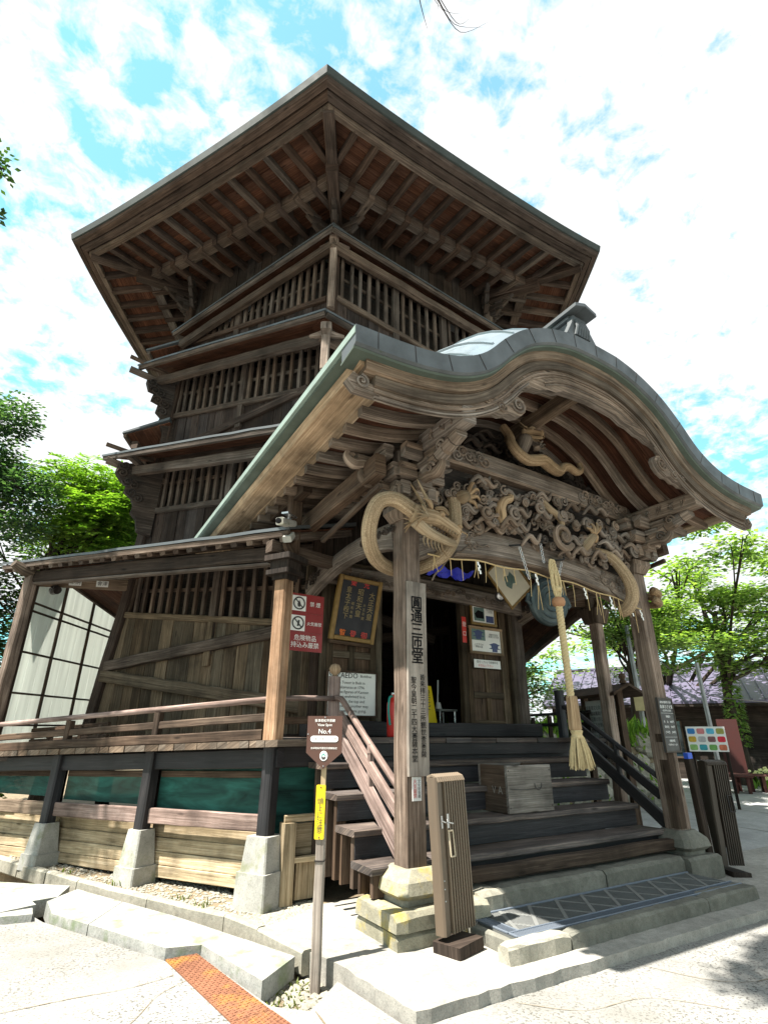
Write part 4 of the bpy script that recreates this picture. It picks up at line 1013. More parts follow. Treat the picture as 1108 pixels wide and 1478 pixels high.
m = MB(); gp = [(pr(x, .36).x, pr(x, .36).z) for x in XS if .15 <= x <= 2*PC-.15][::3]
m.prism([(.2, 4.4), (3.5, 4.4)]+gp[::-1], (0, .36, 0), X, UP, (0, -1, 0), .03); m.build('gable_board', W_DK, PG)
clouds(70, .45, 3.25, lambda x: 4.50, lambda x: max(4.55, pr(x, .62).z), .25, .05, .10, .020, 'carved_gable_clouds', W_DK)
# dragons
def dragon_body(pts, r0, r1, k=8, n=12, mid=None):
    m = MB(); c = cm(pts, k); L = len(c); m.tube(c, [(r0+(r1-r0)*i/(L-1)) if mid is None else lerps(i/(L-1), [0, .5, 1], [r0, mid, r1]) for i in range(L)], n); return m
def claw(m, p, d, u, s=1.):
    p, d, u = V(p), V(d).normalized(), V(u).normalized(); q = d.cross(u)
    m.tube([p-d*.10*s, p-d*.03*s, p], [.045*s, .06*s, .05*s], 9)
    for a in (-.9, -.35, .2, .75):
        e = d*math.cos(a)+u*math.sin(a); m.tube(cm([p, p+e*.07*s-q*.02*s, p+e*.13*s+u*.02*s, p+e*.17*s-u*.015*s], 3), [.026*s, .026*s, .025*s, .024*s, .023*s, .022*s, .02*s, .015*s, .01*s, .004*s], 6)
def dragon_head(c, d, u, s):
    """head looking along d, top of the head along u"""
    c, d, u = V(c), V(d).normalized(), V(u).normalized(); q = d.cross(u); m = MB()
    def E(x, y, z): return c+(d*x+u*y+q*z)*s
    m.tube(cm([E(-.22, -.02, 0), E(-.05, .02, 0), E(.10, .06, 0), E(.26, .05, 0), E(.42, .03, 0), E(.52, .0, 0)], 4), [.13*s, .13*s, .13*s, .13*s, .13*s, .13*s, .125*s, .12*s, .115*s, .11*s, .10*s, .095*s, .09*s, .085*s, .085*s, .085*s, .09*s, .09*s, .085*s, .07*s, .03*s][:21], 12)
    m.tube(cm([E(-.15, -.10, 0), E(.05, -.16, 0), E(.25, -.17, 0), E(.42, -.16, 0), E(.50, -.13, 0)], 4), [.09*s, .09*s, .088*s, .085*s, .08*s, .078*s, .075*s, .07*s, .068*s, .066*s, .064*s, .062*s, .06*s, .058*s, .056*s, .05*s, .03*s], 10)
    for z in (-1, 1):
        m.lathe(E(.14, .12, .085*z), q*z, [(0, -.04*s), (.05*s, -.02*s), (.045*s, .02*s), (0, .045*s)], 9)
        m.tube(cm([E(.02, .14, .09*z), E(.12, .19, .10*z), E(.24, .15, .09*z)], 3), [.02*s, .03*s, .035*s, .036*s, .035*s, .025*s, .01*s], 7)
        m.lathe(E(.46, .09, .05*z), u, [(.03*s, -.02*s), (.045*s, .01*s), (.02*s, .035*s)], 8)
        m.tube(cm([E(-.02, .13, .06*z), E(-.15, .24, .08*z), E(-.36, .40, .10*z)], 4), [.034*s, .032*s, .03*s, .027*s, .024*s, .02*s, .016*s, .012*s, .005*s], 8)
        m.tube(cm([E(-.02, .12, .10*z), E(-.13, .16, .17*z), E(-.22, .14, .20*z)], 3), [.02*s, .03*s, .036*s, .03*s, .02*s, .01*s, .004*s], 6)
        for k in range(7):
            a = -1.15+k*.33; m.tube(cm([E(-.05, -.03, .12*z), E(-.14, .10*math.sin(a)-.03, .155*z), E(-.26+.03*abs(k-3), .24*math.sin(a)-.04, .16*z)], 3), [.022*s, .022*s, .021*s, .018*s, .014*s, .009*s, .003*s], 5)
        for k in range(7): m.tube([E(.20+k*.045, -.025, .075*z), E(.205+k*.045, -.075, .07*z)], [.013*s, .004*s], 5)
        m.tube(cm([E(.48, .03, .08*z), E(.56, .0, .14*z), E(.52, -.07, .20*z)], 3), [.012*s, .011*s, .010*s, .009*s, .007*s, .005*s, .002*s], 5)
    for k in range(6): m.tube(cm([E(.05+.05*k, -.22, 0), E(.04+.06*k, -.30, .02), E(.10+.07*k, -.36, .0)], 3), [.02*s, .018*s, .016*s, .013*s, .01*s, .006*s, .002*s], 5)
    for k in range(5): m.tube([E(.28+.05*k, .13-.01*k, 0), E(.29+.05*k, .15-.01*k, 0)], [.05*s, .02*s], 8)
    return m
dr = thing('carved_dragon', None, None, (.1, -.05, 3.05)); dr.parent = PG; dr.location = WL[dr]-WL[PG]
m = dragon_body([(.56, -.06, 3.86), (.555, -.10, 3.62), (.53, -.08, 3.38), (.44, .0, 3.20), (.30, .18, 3.11), (.10, .28, 3.08), (-.14, .22, 3.11), (-.32, .08, 3.22), (-.37, -.02, 3.40), (-.33, -.10, 3.56), (-.20, -.15, 3.60), (-.05, -.17, 3.54), (.08, -.18, 3.47), (.18, -.19, 3.42)], .066, .076)
for i in range(26):
    t = i/25; a = -1.0+t*2.4; p = V((-.34+.02*math.sin(i), -.02-.1*t, 3.20+.40*t)); 
m.build('dragon_body', W_SCALES, dr, smooth=True)
dragon_head((.12, -.22, 3.45), (.93, -.10, -.30), (.30, -.15, .95), .70).build('dragon_head', W_DRAGON, dr, smooth=True)
m = MB(); claw(m, (.70, -.12, 3.86), (.9, -.1, .35), (-.3, -.2, .9), 1.05); m.tube([(.57, -.10, 3.80), (.64, -.12, 3.83), (.70, -.12, 3.86)], [.06, .075, .06], 9); m.build('dragon_claw', W_DRAGON, dr, smooth=True)
d2 = thing('carved_dragon', None, None, (3.3, -.05, 3.0)); d2.parent = PG; d2.location = WL[d2]-WL[PG]
m = dragon_body([(2.72, .0, 3.66), (2.90, -.09, 3.60), (3.06, -.13, 3.44), (3.16, -.14, 3.27), (3.18, -.12, 3.12), (3.14, -.06, 3.00), (3.12, .02, 2.97)], .05, .078, mid=.075); m.build('dragon_body', W_SCALES, d2, smooth=True)
for z_, r_ in ((3.245, .052), (3.135, .044)):
    m = dragon_body([(3.63+.175*math.cos(R(a)), .06+.20*math.sin(R(a)), z_+.02*math.sin(R(a*2))) for a in range(-105, 100, 20)], r_, r_, 3); m.build('dragon_coil', W_SCALES, d2, smooth=True)
m = dragon_body([(1.36, -.08, 4.08), (1.33, -.10, 3.98), (1.22, -.12, 3.92), (1.16, -.12, 3.82), (1.20, -.09, 3.68)], .035, .062); m.build('dragon_leg', W_DRAGON, d2, smooth=True)
m = dragon_body([(1.86, -.08, 4.06), (1.92, -.12, 3.98), (2.02, -.12, 3.94), (2.10, -.12, 3.84), (2.08, -.09, 3.70)], .05, .025); m.build('dragon_leg', W_DRAGON, d2, smooth=True)
m = MB(); claw(m, (2.62, -.14, 3.80), (-.1, -.3, .9), (.9, -.1, .2), .9); m.tube(cm([(2.40, -.08, 3.58), (2.48, -.12, 3.66), (2.60, -.14, 3.78)], 3), [.03, .045, .06, .062, .06, .055, .05], 8); m.build('dragon_claw', W_DRAGON, d2, smooth=True)
m = dragon_body([(1.48, .05, 5.02), (1.50, -.02, 4.86), (1.46, -.08, 4.72), (1.50, -.12, 4.60), (1.62, -.14, 4.53), (1.76, -.14, 4.56), (1.90, -.13, 4.60), (2.02, -.14, 4.54), (2.14, -.14, 4.52), (2.24, -.12, 4.60), (2.36, -.12, 4.64), (2.48, -.13, 4.60), (2.58, -.12, 4.66), (2.60, -.10, 4.76)], .05, .035, mid=.075); m.build('dragon_body', W_SCALES, d2, smooth=True)
m = MB(); m.tube(cm([(1.62, .0, 4.60), (1.66, -.06, 4.74), (1.70, -.10, 4.90)], 4), [.06, .07, .075, .078, .08, .085, .09, .08, .04], 9); claw(m, (1.88, -.1, 4.78), (.8, -.2, .3), UP, .7); m.build('dragon_neck', W_CARVE, d2, smooth=True)
dragon_head((1.74, -.10, 4.94), (.6, -.6, -.2), (.2, 0, 1), .34).build('dragon_head', W_DRAGON, d2, smooth=True)
for i in range(7):
    m = MB(); m.swirl((.95+i*.4+random.uniform(-.05, .05), -.14, 3.66+random.uniform(0, .3)), X, UP, .08, .024, 1.6, 1 if i % 2 else -1, R(50*i), ez=ez); m.build('carved_wave', W_CARVE, PG, smooth=True)
m = MB(); m.swirl((2.02, -.17, 3.66), X, UP, .16, .040, 1.5, -1, R(330), ez=ez); m.build('carved_wave', W_CARVE, PG, smooth=True)
# side beams tying the porch to the tower
for x, s in ((.06, 1), (3.63, -1)):
    m = MB(); rs = []
    for i in range(19):
        t = i/18; y = .17+2.05*t; k = 4*t*(1-t); zt = 3.53-.12*t+.10*k; zb = 3.25-.06*t+.16*k-.10*max(0, .12-t)
        rs.append([V((x+a, y, b)) for a, b in ((-.07, zb+.03), (-.055, zb), (.055, zb), (.07, zb+.03), (.075, (zb+zt)/2), (.07, zt-.03), (.05, zt), (-.05, zt), (-.07, zt-.03), (-.085, (zb+zt)/2))])
    m.loft(rs); o = m.build('side_tie_beam', W_CARVE, PG)
    m = MB()
    for i in range(26):
        t = random.random(); t = t*.30 if i % 2 else 1-t*.25; y = .17+2.05*t; k = 4*t*(1-t)
        m.swirl((x-.082, y, 3.42-.09*t+.12*k+random.uniform(-.06, .05)), Y, UP, .04, .010, 1.4, random.choice((1, -1)), random.uniform(0, 6), ez=V((-1, 0, 0)))
    m.build('carved_scrolls', W_CARVD, o)
# struts from the gallery pillars to the porch roof
for s in (1, -1):
    bx = PC+s*(-.64-PC); m = MB(); m.bar((bx+s*.06, 1.34, 3.36), (bx+s*.06, 1.34, 4.12), .14, .14, up=Y, c=.012)
    m.bar((bx+s*.06, 1.0, 4.10), (bx+s*.06, 2.0, 4.08), .11, .14); m.tube(cm([(bx+s*.1, 1.34, 3.62), (bx-s*.03, 1.26, 3.50), (bx+s*.02, 1.22, 3.36)], 4), .05, 8)
    m.bar((bx-.2*s, 1.34, 3.46), (bx+.9*s, 1.6, 3.46), .12, .13)
    m.build('porch_strut', W_BROWN, PG)
m = MB(); m.bar((4.33, 1.32, 1.3), (4.33, 1.32, 3.15), .15, .15, up=Y, c=.015); m.bar((4.33, 1.32, .3), (4.33, 1.32, 1.25), .13, .13, up=Y); m.build('gallery_pillar', W_POST, PG)
m = MB(); m.bar((4.33, 1.32, 3.15), (4.33, 1.32, 3.36), .24, .24, up=Y, w2=.34, h2=.34, c=.015); m.build('pillar_capital', W_BROWN, PG)
# short eave over the right hand gallery
RN, RA = V((.8660254, -.5, 0)), V((.5, .8660254, 0))
def RF(a, z, D): return V((HC.x, HC.y, z))+RN*D+RA*a
pent(RF, -1.9, 3.62, 3.0, 3.2, 4.2, .48, True, nraf=0, edge=PATINA)
m = MB(); a = -2.0
while a < 3.2: m.bar(RF(a, 1.53, 2.9), RF(a, 1.53, 4.2), .13, .05); a += .135
m.build('gallery_deck', W_TREAD, PG)
rr = thing('balustrade', None, None, RF(0, 1.55, 4.05)); rr.parent = PG; rr.location = WL[rr]-WL[PG]
m = MB(); m.bar(RF(-1.5, 1.93, 4.05), RF(3.0, 2.0, 4.05), .05, .05); m.build('handrail', W_DK, rr)
m = MB(); m.bar(RF(-1.5, 1.76, 4.05), RF(3.0, 1.8, 4.05), .05, .06); m.build('lower_rail', W_DK, rr)
for a in (-1.35, -.6, .5, 1.6, 2.7): m = MB(); m.bar(RF(a, 1.55, 4.05), RF(a, 1.93, 4.05), .07, .07, up=RN); m.build('baluster', W_DK, rr)
# ---- staircase
ST = thing('staircase', None, None, (PC, .6, .45)); ST.parent = PG; ST.location = WL[ST]-WL[PG]
for i, (y, z) in enumerate(((.164, .663), (.459, .879), (.789, 1.112), (1.077, 1.344))):
    xl, xr = -.21, 3.47
    m = MB(); m.bar((xl, y+.17, z-.026), (xr, y+.17, z-.026), .34, .052, c=.009, wob=.004); m.build('tread', W_TREAD, ST)
    m = MB(); m.bar((xl+.04, y+.06, z-.135), (xr, y+.06, z-.135), .03, .165, c=.003); m.build('riser', W_BLACK, ST)
m = MB(); m.bar((-.17, 1.40, 1.45), (3.47, 1.40, 1.45), .03, .13, c=.003); m.build('riser', W_BLACK, ST)
m = MB(); m.bar((.3, .07, .545), (3.42, .07, .545), .09, .10, c=.01); m.build('stair_beam', W_BROWN, ST)
m = MB()
for y, z0, z1 in ((.22, .46, .61), (.54, .46, .83), (.87, .46, 1.06), (1.15, .46, 1.29)): m = MB(); m.bar((-.13, y, z0), (-.13, y, z1), .10, .05, up=Y, c=.005); m.build('stair_side', W_BROWN, ST)
for y, z0, z1 in ((.38, .46, .61), (.70, .46, .83), (1.0, .46, 1.06), (1.27, .4, 1.29)): m = MB(); m.bar((-.10, y, z0), (-.10, y, z1), .03, .2, up=X, c=.004); m.build('stair_side', W_BROWN, ST)
def stair_rail(x, newel, mat, matr, name):
    g = thing(name, None, None, (x, .7, .7)); g.parent = PG; g.location = WL[g]-WL[PG]
    for (y0, z0, y1, z1, w_, h) in ((.20, .70, 1.36, 1.60, .055, .13), (.22, .98, 1.36, 1.78, .05, .10)):
        m = MB(); m.bar((x, y0, z0), (x, y1, z1), w_, h, c=.008); m.build('lower_rail', mat, g)
    m = MB(); m.tube(cm([(x, .22, 1.17), (x, .8, 1.56), (x, 1.22, 1.86), (x, 1.34, 1.935), (x, 1.46, 1.955)], 5), .031, 10); m.build('handrail', matr, g, smooth=True)
    m = MB(); m.bar((x, .72, 1.05), (x, .72, 1.50), .05, .05, up=Y, c=.006); m.tube([(x, .72, 1.44), (x, .72, 1.52)], .035, 8); m.build('baluster', mat, g)
    m = MB(); m.bar((x, 1.52, 1.40), (x, 1.52, 2.18), .11, .11, up=Y, c=.02); nw = m.build('newel_post', mat, g)
    if newel: m = MB(); m.lathe((x, 1.52, 2.18), UP, [(.028, 0), (.028, .02), (.055, .045), (.065, .085), (.045, .125), (0, .14)], 14); m.build('finial', W_PALE, nw, smooth=True)
    return g
stair_rail(.09, True, W_PINK, W_PINK, 'stair_rail'); stair_rail(3.58, False, W_BLACK, W_BLACK, 'stair_rail')
m = MB(); m.tube([LF(-2.04, 1.915, 4.09), (-.25, 1.45, 1.945), (.09, 1.47, 1.95)], .026, 8); m.build('link_rail', W_PINK, PG, smooth=True)
m = MB(); m.bar((-.58, 1.40, 1.72), (.05, 1.50, 1.74), .05, .07); m.build('link_rail', W_BROWN, PG)

# ------------------------------------------------------------------ stones
def rough_block(x0, x1, y0, y1, z0, z1, mat, label, cat='stone block', group=None, name='stone_block', c=.02):
    m = MB(); nx = max(2, int((x1-x0)/.08)); rs = []
    for i in range(nx+1):
        x = x0+(x1-x0)*i/nx; j = lambda s=.006: random.uniform(-s, s); e = .012 if i in (0, nx) else 0
        rs.append([V((x+j(), y0+e+j(), z0)), V((x+j(), y1-e, z0)), V((x+j(), y1-e+j(), z1-c-e)), V((x+j(), y1-c-e+j(), z1-e+j(.003))), V((x+j(), y0+c+e+j(), z1-e+j(.004))), V((x+j(), y0+e+j(), z1-c-e+j()))])
    m.loft(rs); return tag(m.build(name, mat), label, cat, group)
def post_base(x, mat, label):
    t = thing('post_base', label, 'post base', (x, .095, .235), 'stone bases of the porch posts')
    m = MB(); m.bar((x, .095, .525), (x, .095, .60), .46, .46, up=Y, c=.05, w2=.42, h2=.42); m.bar((x, .095, .60), (x, .095, .668), .42, .42, up=Y, c=.05, w2=.28, h2=.28); m.bar((x, .095, .49), (x, .095, .527), .37, .37, up=Y, c=.05, w2=.46, h2=.46)
    m.build('moulded_cap', mat, t)
    m = MB(); m.bar((x, .095, .45), (x, .095, .49), .34, .34, up=Y, c=.03); m.build('plinth', STONE if mat is STONEM else STONED, t)
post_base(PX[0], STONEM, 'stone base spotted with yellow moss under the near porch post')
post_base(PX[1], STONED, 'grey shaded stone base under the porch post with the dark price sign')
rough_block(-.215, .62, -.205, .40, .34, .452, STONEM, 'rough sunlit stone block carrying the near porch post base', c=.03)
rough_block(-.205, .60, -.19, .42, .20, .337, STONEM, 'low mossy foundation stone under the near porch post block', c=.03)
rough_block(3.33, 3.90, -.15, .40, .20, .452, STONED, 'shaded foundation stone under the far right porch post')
for a, b, l in ((.62, .845, 'small sunlit pitted stone beside the folded brown gate in the bottom step'), (.855, 2.10, 'long middle stone of the row below the wooden stair'), (2.11, 3.32, 'stone at the right end of the row below the wooden stair')):
    rough_block(a, b, -.10, .22, .22, .468, STONE if a < .7 else STONED, l, 'step stone', 'stones of the bottom step', 'step_stone', .03)  # sunlit stone gets the light copy, shaded ones the dark copy
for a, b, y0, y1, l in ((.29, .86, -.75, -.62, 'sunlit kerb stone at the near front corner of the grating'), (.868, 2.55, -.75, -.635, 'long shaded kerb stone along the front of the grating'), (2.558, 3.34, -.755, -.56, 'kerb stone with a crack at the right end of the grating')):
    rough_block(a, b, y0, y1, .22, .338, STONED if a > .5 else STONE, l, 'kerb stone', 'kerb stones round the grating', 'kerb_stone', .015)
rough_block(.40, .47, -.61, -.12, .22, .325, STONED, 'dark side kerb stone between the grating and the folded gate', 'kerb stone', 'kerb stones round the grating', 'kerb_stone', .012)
gt = thing('floor_grating', 'flat metal floor grating with a lattice of pale bars at the foot of the steps', 'grating', (1.8, -.4, .3))
m = MB(); m.box(.475, 3.30, -.63, -.105, .29, .326, .003); m.build('mesh_panel', plain('dull_grey_mesh', (.115, .12, .115), .7, .1, .3, .3, 20), gt)
m = MB()
for i in range(150): x = .49+i*.0187; m.bar((x, -.53, .329), (x, -.11, .329), .004, .005, c=.001)
m.build('fine_mesh', plain('mesh_wire', (.15, .155, .15), .7, .1), gt)
m = MB()
for i in range(9):
    x = .62+i*.31
    for s in (1, -1):
        xa, xb = x-s*.16, x+s*.16; m.bar((max(.58, xa), -.525, .331+.0015*s), (min(3.28, xb), -.12, .331+.0015*s), .030, .004, c=.001)
m.build('lattice_bar', W_SKIRT and plain('galvanised_bars', (.19, .195, .185), .6, .2, .4, .3), gt)
m = MB(); z = .334; zw = .014
m.bar((.475, -.535, z), (3.30, -.535, z), .012, zw); m.bar((.475, -.628, z), (3.30, -.628, z), .014, zw); m.bar((.482, -.63, z), (.482, -.11, z), .014, zw); m.bar((.575, -.54, z), (.575, -.11, z), .012, zw); m.bar((.475, -.112, z), (3.30, -.112, z), .02, zw)
for i in range(150):
    x = .49+i*.0187; m.bar((x, -.628, z-.002), (x, -.535, z-.002), .007, .008, c=.001)
for i in range(26): y = -.53+i*.016; m.bar((.482, y, z-.002), (.575, y, z-.002), .006, .008, c=.001)
m.build('slotted_border', plain('galvanised_border', (.14, .165, .20), .5, .3, .5, .2), gt)
# concrete pedestals carrying the gallery posts
def pedestal(a, zt, label, wb, wt, zm):
    t = thing('pedestal', label, 'pedestal', LF(a, .22, 4.09), 'concrete pedestals under the gallery posts'); b = LF(a, 0, 4.09)
    m = MB(); m.bar(b+UP*.20, b+UP*zm, wb, wb, up=NL, c=.012, w2=wb*.97, h2=wb*.97); m.build('base', CONC, t)
    m = MB(); m.bar(b+UP*zm, b+UP*zt, wb*.84, wb*.84, up=NL, c=.012, w2=wt, h2=wt); m.build('tapered_block', CONC, t)
pedestal(-2.11, .765, 'large bright concrete pedestal under the gallery corner nearest the stair', .335, .235, .50)
pedestal(-.50, .70, 'middle mossy concrete pedestal under the gallery', .30, .19, .385)
pedestal(1.09, .65, 'small concrete pedestal nearest the left edge of the photo', .30, .19, .355)

# ------------------------------------------------------------------ signs and boards
UPL = UP
# view spot sign on its post
sg = thing('view_spot_sign', 'brown five sided sign reading No.4 on a thin weathered post', 'sign', (-.75, -.06, .05))
sx, sn = V((.81, -.585, 0)).normalized(), V((-.585, -.81, 0)).normalized()
c0 = V((-.75, -.06, 0))
m = MB(); m.bar(c0+UP*.02, c0+UP*1.02, .062, .062, up=sn, c=.008); m.build('post', W_BOARD, sg)
m = MB(); m.bar(c0+UP*1.02-sx*.0, c0+UP*1.50, .036, .02, up=sn, c=.003); m.build('upright', W_SKIRT, sg)
pc = c0+sn*.030
m = MB(); m.prism([(-.130, 1.725), (-.130, 1.475), (0, 1.368), (.130, 1.475), (.130, 1.725)], pc, sx, UP, sn, .006); pn = m.build('panel', BROWNS, sg)
pc = pc+sn*.007
def stext(b, z, s, mat, par=pn, sp=.95, nar=1.): return text('lettering', b, pc+UP*z, sx, UP, s, mat, par, 'CENTER', sp, nar, .002)
stext('會津若松市景観', 1.692, .022, PAPER); stext('View Spot', 1.663, .026, PAPER); stext('No.4', 1.618, .046, PAPER)
def rrect(w, h, r, n=5):
    return [(sx_*(w/2-r)+r*math.cos(R(a0+90*i/n)), sy_*(h/2-r)+r*math.sin(R(a0+90*i/n))) for sx_, sy_, a0 in ((1, 1, 0), (-1, 1, 90), (-1, -1, 180), (1, -1, 270)) for i in range(n+1)]
m = MB(); m.prism(rrect(.205, .042, .0205), pc+UP*1.568, sx, UP, sn, .002); pill = m.build('white_pill', PAPER, pn)
text('lettering', '円通三匝堂とさざえ堂', pc+UP*1.568+sn*.0022, sx, UP, .018, BROWNS, pill, lift=.001)
m = MB(); m.bar(pc+sx*-.066+UP*1.679, pc+sx*.066+UP*1.679, .002, .003, up=UP, c=.0005)
stext('会津若松市歴史的景観指定', 1.505, .0155, PAPER, nar=1.05)
m = MB(); m.prism([(.030*math.cos(R(a))*.95, .033*math.sin(R(a))) for a in range(0, 360, 15)], pc+UP*1.455, sx, UP, sn, .002); lg = m.build('emblem_disc', PAPER, pn)
m = MB(); m.prism([(-.018, -.002), (0, .020), (.018, -.002), (.012, -.004), (0, .010), (-.012, -.004)], pc+UP*1.455+sn*.0022, sx, UP, sn, .001); m.build('emblem_roof', TEAL, lg)
m = MB(); m.prism([(-.017, -.010), (-.008, -.004), (0, -.010), (.008, -.004), (.017, -.010), (.010, -.024), (-.010, -.024)], pc+UP*1.455+sn*.0022, sx, UP, sn, .001); m.build('emblem_base', CHAR, lg)
m = MB()
for x, z in ((0, 1.716), (-.122, 1.60), (0, 1.388)): m.lathe(pc+sx*x+UP*z, sn, [(.005, 0), (.004, .003), (0, .004)], 8)
m.build('screw', STEEL, pn)
yl = thing('warning_plate', 'yellow vertical plate warning of low headroom on the sign post', 'warning plate', c0+UP*.93+sn*.036)
yc = c0+sn*.034-sx*.008
m = MB(); m.prism(rrect(.066, .335, .008, 3), yc+UP*1.10, sx, UP, sn, .007); yb = m.build('plate', YELLOW, yl)
text('lettering', '頭\n上\nに\n注\n意', yc+UP*1.075+sn*.0075, sx, UP, .048, CHAR, yb, sp=.92)
m = MB()
for z in (1.252, .945): m.lathe(yc+UP*z+sn*.007, sn, [(.006, 0), (.005, .004), (0, .005)], 8)
m.build('screw', RUST, yb)
m = MB(); zt_ = .80; m.loft([[c0+(sx*x+sn*y)*.034+UP*z for x, y in ((-1, -1), (1, -1), (1, 1), (-1, 1))] for z in (zt_, zt_+.007)]); m.build('wire_tie', IRON, sg)
# name board on the near porch post
nb = thing('name_board', 'long grey wooden name board with brushed characters on the near porch post', 'name board', (.10, -.03, 1.30))
m = MB(); m.bar((.105, -.022, 1.29), (.115, -.022, 2.885), .205, .030, up=Y, c=.006, wob=.002); bd = m.build('board', W_BOARD, nb)
text('lettering', '圓\n通\n三\n匝\n堂', (.105, -.0385, 2.45), X, UP, .128, BLACK, bd, sp=.92, bold=.014)
text('lettering', '聖\n今\n皇\n朝\n二\n千\n四\n大\n菩\n薩\n本\n堂', (.062, -.0385, 1.72), X, UP, .058, BLACK, bd, sp=.95, bold=.006)
text('lettering', '皆\n来\n拝\n三\n十\n三\n所\n観\n世\n音\n菩\n薩', (.152, -.0385, 1.75), X, UP, .056, BLACK, bd, sp=.97, bold=.006)
st = thing('sticker', 'small white vertical notice on the near post below the name board', 'notice', (.10, -.004, 1.12))
m = MB(); m.box(.055, .142, -.008, -.002, 1.115, 1.285, .001); s_ = m.build('sheet', PAPER, st)
text('lettering', '火\n気\n厳\n禁', (.078, -.009, 1.20), X, UP, .036, RED, s_, sp=.95); text('lettering', '文\n化\n財\n保\n護', (.118, -.009, 1.20), X, UP, .028, CHAR, s_, sp=.95)
# price sign on the far right post
ps = thing('price_sign', 'dark charcoal sign with small white lines on the far right porch post', 'sign', (3.585, -.02, 1.43))
m = MB(); m.box(3.435, 3.715, -.034, -.006, 1.425, 2.005, .004); b_ = m.build('panel', CHAR, ps)
m = MB()
for z in (1.435, 1.995): m.bar((3.435, -.035, z), (3.715, -.035, z), .012, .016)
for x in (3.441, 3.709): m.bar((x, -.035, 1.44), (x, -.035, 1.99), .012, .014, up=Y)
m.build('frame', W_GATED, ps)
for b, z, s in (('国指定重要文化財', 1.955, .026), ('会津さざえ堂', 1.905, .040), ('旧正宗寺三匝堂', 1.865, .022), ('拝観料', 1.80, .028), ('大　人　400円', 1.745, .030), ('高校生　300円', 1.69, .030), ('小中生　200円', 1.635, .030), ('拝観時間', 1.545, .026), ('午前8時15分～日没', 1.505, .020)):
    text('lettering', b, (3.575, -.036, z), X, UP, s, PAPER, b_)
m = MB()
for z in (1.838, 1.585): m.bar((3.46, -.036, z), (3.69, -.036, z), .002, .002, c=.0005)
m.build('rule_line', PAPER, b_)
# red prohibition sign beside the gallery pillar
rs_ = thing('prohibition_sign', 'maroon sign with two crossed out circles beside the gallery pillar', 'sign', (-.23, 1.62, 2.45))
rx, rn = V((1, .04, 0)).normalized(), V((.04, -1, 0)).normalized(); o0 = V((-.245, 1.62, 2.75))
m = MB(); m.prism([(-.21, -.315), (.21, -.315), (.21, .315), (-.21, .315)], o0, rx, UP, rn, .008); rp = m.build('panel', REDS, rs_)
for i, z in enumerate((.205, -.015)):
    q = o0+rn*.009; m = MB(); m.prism([(-.185, z-.085), (-.015, z-.085), (-.015, z+.085), (-.185, z+.085)], q, rx, UP, rn, .002); wq = m.build('pictogram_field', PAPER, rp)
    cc = q+rx*-.10+UP*z+rn*.004; m = MB(); ring = [cc+(rx*math.cos(R(a))+UP*math.sin(R(a)))*.066 for a in range(0, 361, 15)]; m.tube(ring, .008, 5, ref=rn)
    m.bar(cc+(rx*-.045+UP*.045), cc+(rx*.045+UP*-.045), .012, .006, up=rn, c=.001); m.build('crossed_circle', CHAR, wq)
    m = MB(); m.bar(cc-UP*.035, cc+UP*.03+rx*.01, .022, .005, up=rn, c=.001) if i else m.prism([(-.014, -.04), (.014, -.04), (.02, -.01), (.0, .035), (-.02, -.005)], cc, rx, UP, rn, .003); m.build('pictogram', CHAR, wq)
text('lettering', '禁 煙', o0+rn*.009+rx*.10+UP*.205, rx, UP, .06, PAPER, rp); text('lettering', '火気厳禁', o0+rn*.009+rx*.10+UP*-.015, rx, UP, .046, PAPER, rp)
text('lettering', '危険物品\n持込み厳禁', o0+rn*.009+UP*-.215, rx, UP, .068, PAPER, rp, sp=1.1)
m = MB()
for z in (.10, -.115): m.bar(o0+rn*.0095+rx*-.20+UP*z, o0+rn*.0095+rx*.20+UP*z, .003, .002, c=.0005)
m.build('rule_line', BROWNS, rp)
# framed honour board leaning out above the left door
fb = thing('honour_board', 'gold framed dark board with red and gold characters hung above the left door', 'framed board', (.66, 2.0, 2.66))
f0, f1 = V((.57, 2.06, 2.70)), V((.60, 1.90, 3.42)); fu = (f1-f0).normalized(); fx = V((1, .02, 0)); fx = (fx-fu*fx.dot(fu)).normalized(); fn = fx.cross(fu)
fh = (f1-f0).length; fc = (f0+f1)/2
m = MB(); m.bar(fc-fu*fh/2, fc+fu*fh/2, .58, .02, up=fn, c=.003); fbd = m.build('panel', NAVY, fb)
m = MB()
for e in (-1, 1): m.bar(fc+fx*e*.29-fu*(fh/2+.03), fc+fx*e*.29+fu*(fh/2+.03), .055, .06, up=fn, c=.008); m.bar(fc-fx*.262+fu*e*(fh/2), fc+fx*.262+fu*e*(fh/2), .06, .055, c=.008, up=fu)
m.build('frame', GOLD, fb)
def ft(b, x, z, s, mat, sp=1.): text('lettering', b, fc+fx*x+fu*z+fn*.0115, fx, fu, s, mat, fbd, sp=sp, bold=.004)
ft('榮', -.10, .315, .085, RED); ft('光', .09, .315, .085, RED)
for x, b, mt in ((-.15, '覧', ORANGE), (0, '登', RED), (.16, '御', RED)): ft(b, x, -.315, .095, mt)
ft('大\n正\n天\n皇', .19, .06, .09, GOLDT, 1.); ft('昭\n和\n天\n皇', .02, .08, .09, GOLDT, 1.); ft('皇\n太\n子\n殿\n下', -.15, .06, .082, GOLDT, 1.)
ft('大\n正\n年\n間', .10, -.02, .042, GOLDT, 1.3); ft('昭\n和\n年\n間', -.07, -.02, .042, GOLDT, 1.3)
m = MB(); m.bar(f0-fn*.02-fx*.3-UP*.06, f0-fn*.02+fx*.3-UP*.06, .05, .04); m.build('bracket_strip', W_BROWN, fb)
